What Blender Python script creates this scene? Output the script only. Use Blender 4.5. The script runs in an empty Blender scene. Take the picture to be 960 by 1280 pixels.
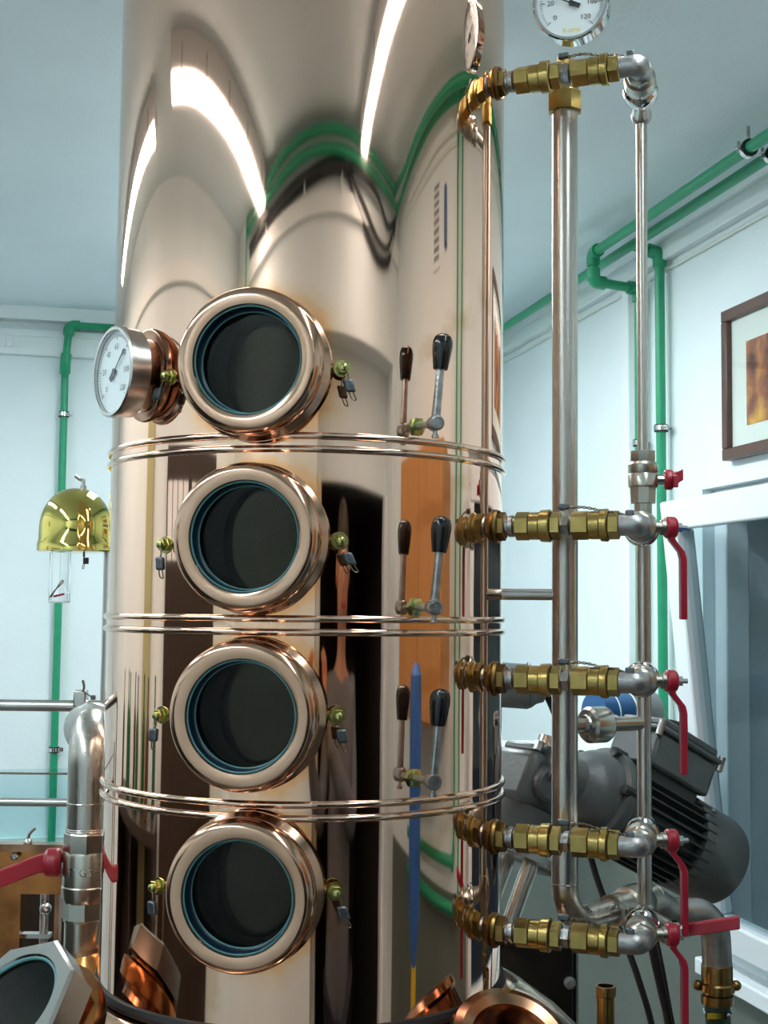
import bpy, math, random
from mathutils import Vector, Matrix
random.seed(7)

# ------------------------------------------------------------------ camera
F = 1650.0                                   # focal length in pixels of the 960x1280 frame
YAW, PITCH, ROLL = math.radians(13.4), math.radians(4.33), math.radians(0.6)
EYE = Vector((0, 0, 1.75))
FWD = Vector((math.sin(YAW)*math.cos(PITCH), math.cos(YAW)*math.cos(PITCH), math.sin(PITCH)))
_r0 = Vector((math.cos(YAW), -math.sin(YAW), 0)); _u0 = _r0.cross(FWD)
UP = _u0*math.cos(ROLL) - _r0*math.sin(ROLL)
RIGHT = _r0*math.cos(ROLL) + _u0*math.sin(ROLL)
CR = _r0.copy(); CF = Vector((math.sin(YAW), math.cos(YAW), 0)); Z = Vector((0, 0, 1))
X = Vector((1, 0, 0)); Y = Vector((0, 1, 0))
scn = bpy.context.scene
COL = scn.collection
cam = bpy.data.cameras.new('camera'); cam.sensor_fit = 'VERTICAL'; cam.sensor_height = 36; cam.lens = F/1280*36
cam.clip_start = 0.02
co = bpy.data.objects.new('camera', cam); COL.objects.link(co)
m = Matrix((RIGHT, UP, -FWD)).transposed().to_4x4(); m.translation = EYE; co.matrix_world = m
scn.camera = co
# ------------------------------------------------------------------ night sky outside, exposure
w = bpy.data.worlds.new('night'); scn.world = w; w.use_nodes = True
w.node_tree.nodes['Background'].inputs[0].default_value = (0.012, 0.018, 0.028, 1)
w.node_tree.nodes['Background'].inputs[1].default_value = 1.0
vs = scn.view_settings; vs.view_transform = 'Standard'; vs.look = 'None'; vs.gamma = 1.0; vs.exposure = 0.62
vs.use_curve_mapping = False
TUBE = 15.0                                   # brightness of the fluorescent diffusers

# ------------------------------------------------------------------ helpers
def ray(px, py): return (FWD + RIGHT*((px-480)/F) - UP*((py-640)/F))
def P(px, py, d): return EYE + ray(px, py)*d
def onplane(px, py, ax, val):
    r = ray(px, py); return EYE + r*((val-EYE[ax])/r[ax])
def proj(p):
    v = p-EYE; z = v.dot(FWD); return 480+F*v.dot(RIGHT)/z, 640-F*v.dot(UP)/z
_a = ray(383, 768); H2 = Vector((_a.x, _a.y, 0)).normalized(); D = 1.5
AX = H2*D                                     # column axis in plan
def _rf(px):
    b = ray(px, 768); b = Vector((b.x, b.y, 0)).normalized(); return abs(AX.x*b.y-AX.y*b.x)
R = (_rf(136)+_rf(630))/2
def colp(az, h, z):                           # point at azimuth (deg), distance h outside the shell
    a = math.radians(az); return Vector((AX.x+(R+h)*math.cos(a), AX.y+(R+h)*math.sin(a), z))
def radial(az): a = math.radians(az); return Vector((math.cos(a), math.sin(a), 0))

def frame(ax):
    ax = ax.normalized(); t = Z if abs(ax.z) < 0.95 else X
    u = t.cross(ax).normalized(); return u, ax.cross(u).normalized(), ax

class MB:
    def __init__(s): s.v = []; s.f = []
    def rev(s, prof, o, ax, n=40, cap0=True, cap1=True, rot=0.0):
        u, v, a = frame(ax); b = len(s.v)
        for r, h in prof:
            for i in range(n):
                t = 2*math.pi*i/n+rot; s.v.append(o + a*h + (u*math.cos(t)+v*math.sin(t))*r)
        for k in range(len(prof)-1):
            for i in range(n):
                j = (i+1) % n; s.f.append((b+k*n+i, b+k*n+j, b+(k+1)*n+j, b+(k+1)*n+i))
        if cap0: s.f.append(tuple(b+i for i in reversed(range(n))))
        if cap1: s.f.append(tuple(b+(len(prof)-1)*n+i for i in range(n)))
        return s
    def polyrev(s, prof, o, ax, n=64):           # like rev; a third value gives that ring a polygon outline
        u, v, a = frame(ax); b = len(s.v)
        for r, h, k in prof:
            for i in range(n):
                t = 2*math.pi*i/n; q = r
                if k: w_ = 2*math.pi/k; q = r*math.cos(w_/2)/math.cos((t % w_)-w_/2)
                s.v.append(o+a*h+(u*math.cos(t)+v*math.sin(t))*q)
        for k in range(len(prof)-1):
            for i in range(n):
                j = (i+1) % n; s.f.append((b+k*n+i, b+k*n+j, b+(k+1)*n+j, b+(k+1)*n+i))
        return s
    def cyl(s, p, q, r, n=24, r2=None):
        d = q-p; return s.rev([(r, 0), (r if r2 is None else r2, d.length)], p, d, n)
    def torus(s, o, ax, R0, r, n=48, k=12):
        u, v, a = frame(ax); b = len(s.v)
        for i in range(n):
            t = 2*math.pi*i/n; e = u*math.cos(t)+v*math.sin(t)
            for j in range(k):
                q = 2*math.pi*j/k; s.v.append(o+e*(R0+r*math.cos(q))+a*(r*math.sin(q)))
        for i in range(n):
            for j in range(k):
                s.f.append((b+i*k+j, b+((i+1) % n)*k+j, b+((i+1) % n)*k+(j+1) % k, b+i*k+(j+1) % k))
        return s
    def tube(s, path, r, n=14, radii=None):
        b = len(s.v); m = len(path); tan = []
        for i in range(m):
            t = path[min(i+1, m-1)]-path[max(i-1, 0)]; tan.append(t.normalized())
        u = frame(tan[0])[0]
        for i in range(m):
            u = (u - tan[i]*u.dot(tan[i])).normalized(); v = tan[i].cross(u)
            rr = radii[i] if radii else r
            for k in range(n):
                t = 2*math.pi*k/n; s.v.append(path[i]+(u*math.cos(t)+v*math.sin(t))*rr)
        for i in range(m-1):
            for k in range(n):
                j = (k+1) % n; s.f.append((b+i*n+k, b+i*n+j, b+(i+1)*n+j, b+(i+1)*n+k))
        s.f.append(tuple(b+i for i in reversed(range(n)))); s.f.append(tuple(b+(m-1)*n+i for i in range(n)))
        return s
    def strip(s, path, wdir, wid, ndir, thk):  # flat bar along a path, given width and thickness directions
        b = len(s.v); m = len(path)
        for p in path:
            for a, c in ((-1, -1), (1, -1), (1, 1), (-1, 1)): s.v.append(p+wdir*(a*wid/2)+ndir*(c*thk/2))
        for i in range(m-1):
            for k in range(4):
                j = (k+1) % 4; s.f.append((b+i*4+k, b+i*4+j, b+(i+1)*4+j, b+(i+1)*4+k))
        s.f.append((b+3, b+2, b+1, b)); e = b+(m-1)*4; s.f.append((e, e+1, e+2, e+3))
        return s
    def box(s, c, sx, sy, sz, ux=X, uy=Y, uz=Z):
        b = len(s.v)
        for k in (-1, 1):
            for j in (-1, 1):
                for i in (-1, 1): s.v.append(c+ux*(i*sx/2)+uy*(j*sy/2)+uz*(k*sz/2))
        for q in ((0, 2, 3, 1), (4, 5, 7, 6), (0, 1, 5, 4), (2, 6, 7, 3), (0, 4, 6, 2), (1, 3, 7, 5)): s.f.append(tuple(b+i for i in q))
        return s
    def bb(s, x0, x1, y0, y1, z0, z1):
        return s.box(Vector(((x0+x1)/2, (y0+y1)/2, (z0+z1)/2)), x1-x0, y1-y0, z1-z0)
    def cbox(s, px0, py0, px1, py1, d, thk):  # camera-facing box whose front spans these pixels at distance d
        a = P(px0, py1, d); b = P(px1, py0, d)
        wd = (b-a).dot(CR); ht = b.z-a.z; c = (a+b)/2 + CF*(thk/2)
        return s.box(c, wd, thk, ht, CR, CF, Z)
    def sphere(s, o, r, n=20, k=12, sc=(1, 1, 1)):
        pr = [(max(1e-4, r*math.sin(math.pi*i/k)), -r*math.cos(math.pi*i/k)) for i in range(k+1)]
        return s.rev(pr, o, Z, n)
    def text(s, txt, size, o, ux, uy, lift=0.0):
        cu = bpy.data.curves.new('t', 'FONT'); cu.body = txt; cu.size = size; cu.align_x = 'CENTER'; cu.align_y = 'CENTER'
        cu.resolution_u = 2
        ob = bpy.data.objects.new('t', cu); COL.objects.link(ob); bpy.context.view_layer.update()
        me = bpy.data.meshes.new_from_object(ob.evaluated_get(bpy.context.evaluated_depsgraph_get()))
        b = len(s.v); un = ux.cross(uy)
        for vv in me.vertices: s.v.append(o+ux*vv.co.x+uy*vv.co.y+un*lift)
        for p in me.polygons: s.f.append(tuple(b+i for i in p.vertices))
        bpy.data.objects.remove(ob); bpy.data.curves.remove(cu); bpy.data.meshes.remove(me)
        return s
    def build(s, name, mt, parent=None, origin=None, label=None, angle=32, bevel=0, kind=None, cat=None, group=None):
        po = WL[parent] if parent else Vector((0, 0, 0))
        if origin is None:
            origin = po if parent else Vector((sum(p.x for p in s.v)/len(s.v), sum(p.y for p in s.v)/len(s.v), min(p.z for p in s.v)))
        me = bpy.data.meshes.new(name); me.from_pydata([p-origin for p in s.v], [], s.f); me.update()
        me.materials.append(mt)
        me.polygons.foreach_set('use_smooth', [True]*len(me.polygons)); me.set_sharp_from_angle(angle=math.radians(angle))
        o = bpy.data.objects.new(name, me); COL.objects.link(o)
        if parent: o.parent = parent
        o.location = origin-po; WL[o] = origin.copy()
        if bevel:
            bv = o.modifiers.new('bevel', 'BEVEL'); bv.width = bevel; bv.segments = 2; bv.limit_method = 'ANGLE'
        tag(o, label, cat, group, kind); LAST[0] = o
        return o
WL = {}; LAST = [None]
def tag(o, label=None, cat=None, group=None, kind=None):
    if label: o['label'] = label
    if cat: o['category'] = cat
    if group: o['group'] = group
    if kind: o['kind'] = kind
def thing(name, label, cat, loc, group=None, kind=None):
    o = bpy.data.objects.new(name, None); COL.objects.link(o); o.location = loc; o.empty_display_size = 0.05
    WL[o] = Vector(loc); tag(o, label, cat, group, kind); return o
def fillet(pts, r, n=8):
    out = [pts[0]]
    for i in range(1, len(pts)-1):
        a, b, c = pts[i-1], pts[i], pts[i+1]
        d1 = (a-b).normalized(); d2 = (c-b).normalized(); ang = d1.angle(d2)
        if abs(math.pi-ang) < 0.05: out.append(b); continue
        L = min(r/math.tan(ang/2), (a-b).length*0.49, (c-b).length*0.49); rr = L*math.tan(ang/2)
        ce = b+(d1+d2).normalized()*(rr/math.sin(ang/2)); p0 = b+d1*L; p1 = b+d2*L
        e0 = p0-ce; e1 = p1-ce; tot = e0.angle(e1)
        for k in range(n+1):
            t = k/n; out.append(ce+(e0*math.sin((1-t)*tot)+e1*math.sin(t*tot))/math.sin(tot))
    out.append(pts[-1]); return out
def smooth(pts, n=8):                         # Catmull-Rom through the points
    out = []
    for i in range(len(pts)-1):
        p0 = pts[max(i-1, 0)]; p1 = pts[i]; p2 = pts[i+1]; p3 = pts[min(i+2, len(pts)-1)]
        for k in range(n):
            t = k/n; out.append(0.5*((2*p1)+(p2-p0)*t+(2*p0-5*p1+4*p2-p3)*t*t+(3*p1-p0-3*p2+p3)*t**3))
    out.append(pts[-1]); return out

# ------------------------------------------------------------------ materials
def mat(name, col, metal=0.0, rough=0.5, var=0.0, vscale=20.0, bump=0.0, bscale=60.0, spec=0.5, emit=None, estr=0, stretch=None, rvar=0.0, col2=None):
    mt = bpy.data.materials.new(name); mt.use_nodes = True; nt = mt.node_tree; N = nt.nodes; L = nt.links
    b = N['Principled BSDF']
    b.inputs['Base Color'].default_value = (*col, 1); b.inputs['Metallic'].default_value = metal
    b.inputs['Roughness'].default_value = rough; b.inputs['Specular IOR Level'].default_value = spec
    if emit: b.inputs['Emission Color'].default_value = (*emit, 1); b.inputs['Emission Strength'].default_value = estr
    if var or bump or rvar or col2:
        tc = N.new('ShaderNodeTexCoord'); vec = tc.outputs['Object']
        if stretch:
            mp = N.new('ShaderNodeMapping'); mp.inputs['Scale'].default_value = stretch; L.new(vec, mp.inputs[0]); vec = mp.outputs[0]
        nz = N.new('ShaderNodeTexNoise'); nz.inputs['Scale'].default_value = vscale; nz.inputs['Detail'].default_value = 5; L.new(vec, nz.inputs[0])
        if var or col2:
            mx = N.new('ShaderNodeMix'); mx.data_type = 'RGBA'
            c2 = col2 if col2 else tuple(max(0, c*(1-var)) for c in col)
            mx.inputs[6].default_value = (*col, 1); mx.inputs[7].default_value = (*c2, 1)
            rp = N.new('ShaderNodeMapRange'); rp.inputs[1].default_value = 0.38; rp.inputs[2].default_value = 0.66
            L.new(nz.outputs[0], rp.inputs[0]); L.new(rp.outputs[0], mx.inputs[0]); L.new(mx.outputs[2], b.inputs['Base Color'])
        if rvar:
            rp = N.new('ShaderNodeMapRange'); rp.inputs[1].default_value = 0.35; rp.inputs[2].default_value = 0.7
            rp.inputs[3].default_value = rough; rp.inputs[4].default_value = rough+rvar
            L.new(nz.outputs[0], rp.inputs[0]); L.new(rp.outputs[0], b.inputs['Roughness'])
        if bump:
            n2 = N.new('ShaderNodeTexNoise'); n2.inputs['Scale'].default_value = bscale; n2.inputs['Detail'].default_value = 3; L.new(vec, n2.inputs[0])
            bp = N.new('ShaderNodeBump'); bp.inputs['Strength'].default_value = bump; bp.inputs['Distance'].default_value = 0.004
            L.new(n2.outputs[0], bp.inputs['Height']); L.new(bp.outputs[0], b.inputs['Normal'])
    return mt
def copper_shell():
    mt = bpy.data.materials.new('polished_copper_shell'); mt.use_nodes = True; nt = mt.node_tree; N = nt.nodes; L = nt.links
    b = N['Principled BSDF']; b.inputs['Metallic'].default_value = 1.0
    tc = N.new('ShaderNodeTexCoord'); ln = N.new('ShaderNodeVectorMath'); ln.operation = 'LENGTH'; L.new(tc.outputs['Object'], ln.inputs[0])
    nz = N.new('ShaderNodeTexNoise'); nz.inputs['Scale'].default_value = 22; nz.inputs['Detail'].default_value = 4; L.new(tc.outputs['Object'], nz.inputs[0])
    ad = N.new('ShaderNodeMath'); ad.operation = 'MULTIPLY_ADD'; ad.inputs[1].default_value = 0.05; L.new(nz.outputs[0], ad.inputs[0]); L.new(ln.outputs['Value'], ad.inputs[2])
    rg = N.new('ShaderNodeValToRGB')          # heat tint spreading from the weld of the port, keyed on distance
    mr = N.new('ShaderNodeMapRange'); mr.inputs[1].default_value = 0.08; mr.inputs[2].default_value = 0.16; L.new(ad.outputs[0], mr.inputs[0]); L.new(mr.outputs[0], rg.inputs[0])
    e = rg.color_ramp.elements; e[0].position = 0.0; e[0].color = (0.55, 0.20, 0.10, 1); e[1].position = 0.52; e[1].color = (0.885, 0.588, 0.445, 1)
    k = rg.color_ramp.elements.new(0.22); k.color = (0.86, 0.42, 0.19, 1)
    k = rg.color_ramp.elements.new(0.34); k.color = (0.86, 0.54, 0.36, 1)
    n2 = N.new('ShaderNodeTexNoise'); n2.inputs['Scale'].default_value = 9; n2.inputs['Detail'].default_value = 6; L.new(tc.outputs['Object'], n2.inputs[0])
    r2 = N.new('ShaderNodeMapRange'); r2.inputs[1].default_value = 0.66; r2.inputs[2].default_value = 0.72; L.new(n2.outputs[0], r2.inputs[0])
    mx = N.new('ShaderNodeMix'); mx.data_type = 'RGBA'; mx.inputs[7].default_value = (0.62, 0.36, 0.2, 1)
    sc = N.new('ShaderNodeMath'); sc.operation = 'MULTIPLY'; sc.inputs[1].default_value = 0.55; L.new(r2.outputs[0], sc.inputs[0])
    L.new(sc.outputs[0], mx.inputs[0]); L.new(rg.outputs[0], mx.inputs[6]); L.new(mx.outputs[2], b.inputs['Base Color'])
    n3 = N.new('ShaderNodeTexNoise'); n3.inputs['Scale'].default_value = 5; n3.inputs['Detail'].default_value = 2; L.new(tc.outputs['Object'], n3.inputs[0])
    r3 = N.new('ShaderNodeMapRange'); r3.inputs[3].default_value = 0.025; r3.inputs[4].default_value = 0.055; L.new(n3.outputs[0], r3.inputs[0]); L.new(r3.outputs[0], b.inputs['Roughness'])
    n4 = N.new('ShaderNodeTexNoise'); n4.inputs['Scale'].default_value = 7; n4.inputs['Detail'].default_value = 1; L.new(tc.outputs['Object'], n4.inputs[0])
    bp = N.new('ShaderNodeBump'); bp.inputs['Strength'].default_value = 0.10; bp.inputs['Distance'].default_value = 0.004; L.new(n4.outputs[0], bp.inputs['Height']); L.new(bp.outputs[0], b.inputs['Normal'])
    return mt
def glass_thin(name, tint, fres=1.5, rough=0.0):
    mt = bpy.data.materials.new(name); mt.use_nodes = True; nt = mt.node_tree; N = nt.nodes; L = nt.links
    N.remove(N['Principled BSDF'])
    t = N.new('ShaderNodeBsdfTransparent'); t.inputs[0].default_value = (*tint, 1)
    g = N.new('ShaderNodeBsdfGlossy'); g.inputs['Roughness'].default_value = rough
    f = N.new('ShaderNodeFresnel'); f.inputs[0].default_value = fres
    ge = N.new('ShaderNodeNewGeometry'); iv = N.new('ShaderNodeMath'); iv.operation = 'SUBTRACT'; iv.inputs[0].default_value = 1.0; L.new(ge.outputs['Backfacing'], iv.inputs[1])
    mu = N.new('ShaderNodeMath'); mu.operation = 'MULTIPLY'; L.new(f.outputs[0], mu.inputs[0]); L.new(iv.outputs[0], mu.inputs[1])
    x = N.new('ShaderNodeMixShader'); L.new(mu.outputs[0], x.inputs[0]); L.new(t.outputs[0], x.inputs[1]); L.new(g.outputs[0], x.inputs[2])
    L.new(x.outputs[0], N['Material Output'].inputs[0]); return mt
M = {
 'wall': mat('white_plaster', (0.80, 0.905, 0.925), 0, 0.85, var=0.04, vscale=3, bump=0.25, bscale=120),
 'lower_wall': mat('grey_green_lower_wall', (0.125, 0.150, 0.128), 0, 0.6, var=0.08, vscale=5, bump=0.15, bscale=120),
 'ceil': mat('ceiling_plaster', (0.80, 0.92, 0.955), 0, 0.9, var=0.03, vscale=3, bump=0.3, bscale=140),
 'floor': mat('concrete_floor', (0.20, 0.195, 0.18), 0, 0.6, var=0.3, vscale=6, bump=0.2),
 'duct': mat('white_plastic', (0.82, 0.90, 0.90), 0, 0.45),
 'pvc': mat('window_plastic', (0.80, 0.87, 0.90), 0, 0.3),
 'green': mat('green_plastic_pipe', (0.018, 0.33, 0.16), 0, 0.38, var=0.1, vscale=30),
 'shell': copper_shell(),
 'copper': mat('polished_copper', (0.78, 0.49, 0.34), 1, 0.07, col2=(0.64, 0.36, 0.22), vscale=14, rvar=0.08),
 'copper_ring': mat('rosy_copper', (0.60, 0.375, 0.265), 1, 0.12, col2=(0.50, 0.30, 0.20), vscale=16, rvar=0.06),
 'bead': mat('copper_bead', (0.82, 0.58, 0.45), 1, 0.06),
 'copper_old': mat('tarnished_copper', (0.55, 0.22, 0.07), 1, 0.22, col2=(0.20, 0.075, 0.03), vscale=14, bump=0.2, bscale=30),
 'copper_dark': mat('browned_copper', (0.48, 0.26, 0.15), 1, 0.2, col2=(0.22, 0.10, 0.06), vscale=22),
 'brass': mat('brass', (0.46, 0.34, 0.12), 1, 0.28, col2=(0.34, 0.245, 0.08), vscale=40, bump=0.1, bscale=200),
 'brass_pol': mat('polished_brass', (0.66, 0.53, 0.15), 1, 0.05),
 'brass_old': mat('old_brass', (0.30, 0.19, 0.065), 1, 0.3, col2=(0.19, 0.11, 0.04), vscale=40),
 'zincbrass': mat('yellow_zinc', (0.62, 0.58, 0.22), 1, 0.22, col2=(0.38, 0.42, 0.18), vscale=60),
 'steel': mat('brushed_steel', (0.52, 0.49, 0.45), 1, 0.27, col2=(0.49, 0.46, 0.42), vscale=8, stretch=(60, 60, 2), rvar=0.04),
 'steel_x': mat('satin_steel', (0.56, 0.54, 0.51), 1, 0.26, var=0.12, vscale=30),
 'zinc': mat('galvanised_iron', (0.46, 0.47, 0.47), 1, 0.33, col2=(0.30, 0.30, 0.30), vscale=70, bump=0.2, bscale=180),
 'cast': mat('cast_steel_fitting', (0.42, 0.42, 0.42), 1, 0.42, var=0.2, vscale=60, bump=0.15, bscale=200),
 'nickel': mat('nickel_plated', (0.52, 0.50, 0.44), 1, 0.28, var=0.15, vscale=30),
 'chrome': mat('chrome', (0.68, 0.68, 0.68), 1, 0.08),
 'red': mat('red_enamel', (0.36, 0.012, 0.030), 0, 0.32, var=0.15, vscale=30),
 'black': mat('black_plastic', (0.008, 0.008, 0.009), 0, 0.16),
 'rubber': mat('black_rubber', (0.012, 0.012, 0.014), 0, 0.55),
 'gasket': mat('blue_gasket', (0.004, 0.018, 0.034), 0, 0.35),
 'gasket_lip': mat('teal_gasket_edge', (0.10, 0.27, 0.29), 0, 0.35),
 'interior_shade': mat('painted_interior_shade', (0.006, 0.007, 0.0075), 0, 0.6, var=0.3, vscale=10),
 'glass': glass_thin('sight_glass', (0.45, 0.56, 0.60), 1.27),
 'winglass': glass_thin('window_glass', (0.80, 0.86, 0.88), 1.4),
 'dialglass': glass_thin('dial_glass', (0.97, 0.98, 0.98), 1.35),
 'dial': mat('white_dial', (0.82, 0.88, 0.90), 0, 0.5),
 'ink': mat('black_print', (0.03, 0.03, 0.035), 0, 0.6),
 'yellowink': mat('yellow_print', (0.80, 0.68, 0.10), 0, 0.6),
 'grey': mat('grey_machine_paint', (0.095, 0.110, 0.112), 0, 0.36, var=0.2, vscale=20, bump=0.12, bscale=150),
 'greydark': mat('dark_grey_machine_paint', (0.036, 0.042, 0.042), 0, 0.38, var=0.2, vscale=20, bump=0.1, bscale=150),
 'greylamp': mat('grey_housing', (0.17, 0.20, 0.21), 0, 0.4),
 'shutter': mat('slate_shutter', (0.07, 0.10, 0.115), 0, 0.6, var=0.25, vscale=6, stretch=(1, 14, .4)),
 'bottle_green': mat('green_bottle_glass', (0.015, 0.10, 0.035), 0, 0.08), 'bottle_brown': mat('brown_bottle_glass', (0.09, 0.03, 0.012), 0, 0.08),
 'port_steel': mat('turned_steel', (0.36, 0.35, 0.325), 1, 0.2, var=0.12, vscale=10, stretch=(1, 1, 8)),
 'lead': mat('lead_seal', (0.15, 0.17, 0.19), 1, 0.45, var=0.3, vscale=200),
 'wire': mat('twisted_wire', (0.20, 0.16, 0.11), 1, 0.35, var=0.4, vscale=300),
 'wood': mat('oak_veneer', (0.50, 0.24, 0.07), 0, 0.45, col2=(0.42, 0.19, 0.05), vscale=6, stretch=(20, 20, 1)),
 'frame': mat('walnut_frame', (0.11, 0.055, 0.038), 0, 0.4, var=0.3, vscale=12),
 'paper': mat('mount_card', (0.74, 0.80, 0.74), 0, 0.8),
 'darkwood': mat('dark_door', (0.035, 0.024, 0.018), 0, 0.4, var=0.3, vscale=8, stretch=(10, 10, 1)),
 'olive': mat('pale_olive_paint', (0.42, 0.42, 0.22), 0, 0.6),
 'blue': mat('blue_plastic', (0.03, 0.13, 0.42), 0, 0.45),
 'yellow': mat('yellow_plastic', (0.60, 0.42, 0.02), 0, 0.45),
 'bluelabel': mat('blue_label', (0.02, 0.10, 0.25), 0, 0.4),
 'hose': mat('green_rubber_hose', (0.028, 0.065, 0.050), 0, 0.6, var=0.3, vscale=40),
 'skin': mat('skin', (0.55, 0.26, 0.16), 0, 0.5), 'shirt': mat('grey_cotton', (0.13, 0.13, 0.14), 0, 0.9),
 'trousers': mat('dark_cotton', (0.02, 0.022, 0.03), 0, 0.9), 'hair': mat('brown_hair', (0.03, 0.018, 0.01), 0, 0.6),
 'lamp': mat('fluorescent_diffuser', (0.9, 0.9, 0.9), 0, 0.5, emit=(0.93, 1.0, 1.03), estr=TUBE),
 'lamp_brighter': mat('brighter_fluorescent_diffuser', (0.9, 0.9, 0.9), 0, 0.5, emit=(0.93, 1.0, 1.03), estr=TUBE*1.08),  # same diffuser with slightly stronger emission
 'lamphouse': mat('lamp_housing', (0.62, 0.64, 0.64), 0, 0.4),
 'corridor_darkness': mat('painted_corridor_darkness', (0.035, 0.03, 0.026), 0, 0.9),
 'sheet': None, 'liquid': None,
}
def _m(name, rough, ior, colr, trans):
    mt = bpy.data.materials.new(name); mt.use_nodes = True; b = mt.node_tree.nodes['Principled BSDF']
    b.inputs['Base Color'].default_value = (*colr, 1); b.inputs['Roughness'].default_value = rough; b.inputs['IOR'].default_value = ior
    b.inputs['Transmission Weight'].default_value = trans; return mt
M['liquid'] = _m('clear_liquid', 0.0, 1.36, (1, 1, 1), 1.0)
M['sheet'] = glass_thin('clear_acrylic', (0.86, 0.94, 0.95), 1.3)
def body_mat():                               # skin from the neck up, undershirt below
    mt = bpy.data.materials.new('skin_and_undershirt'); mt.use_nodes = True; nt = mt.node_tree; N = nt.nodes; L = nt.links
    b = N['Principled BSDF']; b.inputs['Roughness'].default_value = 0.6
    tc = N.new('ShaderNodeTexCoord'); sx = N.new('ShaderNodeSeparateXYZ'); L.new(tc.outputs['Object'], sx.inputs[0])
    gt = N.new('ShaderNodeMath'); gt.operation = 'GREATER_THAN'; gt.inputs[1].default_value = 1.60; L.new(sx.outputs[2], gt.inputs[0])
    mx = N.new('ShaderNodeMix'); mx.data_type = 'RGBA'; mx.inputs[6].default_value = (0.13, 0.13, 0.14, 1); mx.inputs[7].default_value = (0.50, 0.25, 0.15, 1)
    L.new(gt.outputs[0], mx.inputs[0]); L.new(mx.outputs[2], b.inputs['Base Color']); return mt
M['body'] = body_mat()
def picture_mat():
    mt = bpy.data.materials.new('copper_still_print'); mt.use_nodes = True; nt = mt.node_tree; N = nt.nodes; L = nt.links
    b = N['Principled BSDF']; b.inputs['Roughness'].default_value = 0.5
    tc = N.new('ShaderNodeTexCoord'); nz = N.new('ShaderNodeTexNoise'); nz.inputs['Scale'].default_value = 16; nz.inputs['Detail'].default_value = 3; L.new(tc.outputs['Object'], nz.inputs[0])
    rp = N.new('ShaderNodeValToRGB'); e = rp.color_ramp.elements
    e[0].position = 0.34; e[0].color = (0.09, 0.025, 0.012, 1); e[1].position = 0.70; e[1].color = (0.72, 0.38, 0.05, 1)
    q = rp.color_ramp.elements.new(0.5); q.color = (0.33, 0.10, 0.035, 1)
    L.new(nz.outputs[0], rp.inputs[0]); L.new(rp.outputs[0], b.inputs['Base Color']); return mt
M['picture'] = picture_mat()

# ------------------------------------------------------------------ the room
XR, XL, YB, YF, ZC = 1.48, -1.60, 4.52, -0.12, 2.75
def struct(name, mb, mt, label, **k): return mb.build(name, mt, label=label, kind='structure', **k)
struct('floor', MB().bb(XL-.3, XR+.3, -2.6, YB+.3, -.1, 0), M['floor'], 'grey concrete floor of the distillery room')
struct('ceiling', MB().bb(XL-.3, XR+.3, -2.6, YB+.3, ZC, ZC+.1), M['ceil'], 'plain pale ceiling over the distillery room')
struct('wall_back', MB().bb(XL-.3, XR+.3, YB, YB+.2, 0, ZC), M['wall'], 'white plaster wall behind the brass dome')
struct('wall_left', MB().bb(XL-.2, XL, YF, YB, 0, ZC), M['wall'], 'white plaster wall with the dark glazed door')
WY0, WY1, WZ0, WZ1 = 1.38, 2.905, 0.95, 2.052
struct('wall_right', MB().bb(XR, XR+.25, -2.6, WY0, 0, ZC).bb(XR, XR+.25, WY1, YB, 0, ZC).bb(XR, XR+.25, WY0, WY1, 0, WZ0).bb(XR, XR+.25, WY0, WY1, WZ1, ZC),
       M['wall'], 'white plaster wall with tilted window and framed picture')
struct('trim_6', MB().bb(XR-.004, XR, WY1+.0, YB, 0, 1.24).bb(XR-.004, XR, WY0, WY1, 0, WZ0-.04).bb(XR-.004, XR, YF, WY0, 0, 1.24), M['lower_wall'], 'darker grey-green lower part of the window wall')  # thin layer giving the lower window wall a darker grey-green tone
# wall behind the camera with a recessed doorway
DX0, DX1, DZ = 0.10, 1.36, 2.32
struct('wall_front', MB().bb(XL-.2, DX0, YF-.22, YF, 0, ZC).bb(DX1, XR, YF-.22, YF, 0, ZC).bb(DX0, DX1, YF-.22, YF, DZ, ZC)
       .bb(DX0, DX1, YF-.24, YF-.19, 2.03, DZ), M['wall'], 'white plaster wall with a recessed dark doorway')
struct('wall_corridor', MB().bb(DX0-.5, DX0-.4, -2.6, YF-.22, 0, ZC).bb(DX0-.5, XR, -2.6, -2.5, 0, ZC).bb(XR-.02, XR, -2.5, YF-.22, 0, ZC), M['corridor_darkness'], 'unlit corridor beyond the doorway, darkness painted into its walls')  # near-black wall colour carries the darkness of the unlit corridor
t = thing('door_1', 'white frame of the dark doorway', None, (DX1, YF-.15, 0), kind='structure')
MB().bb(DX1-.06, DX1, YF-.23, YF-.15, 0, 2.03).build('door_jamb', M['pvc'], t)
MB().bb(DX0, DX0+.06, YF-.23, YF-.15, 0, 2.03).build('door_jamb', M['pvc'], t)
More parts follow.
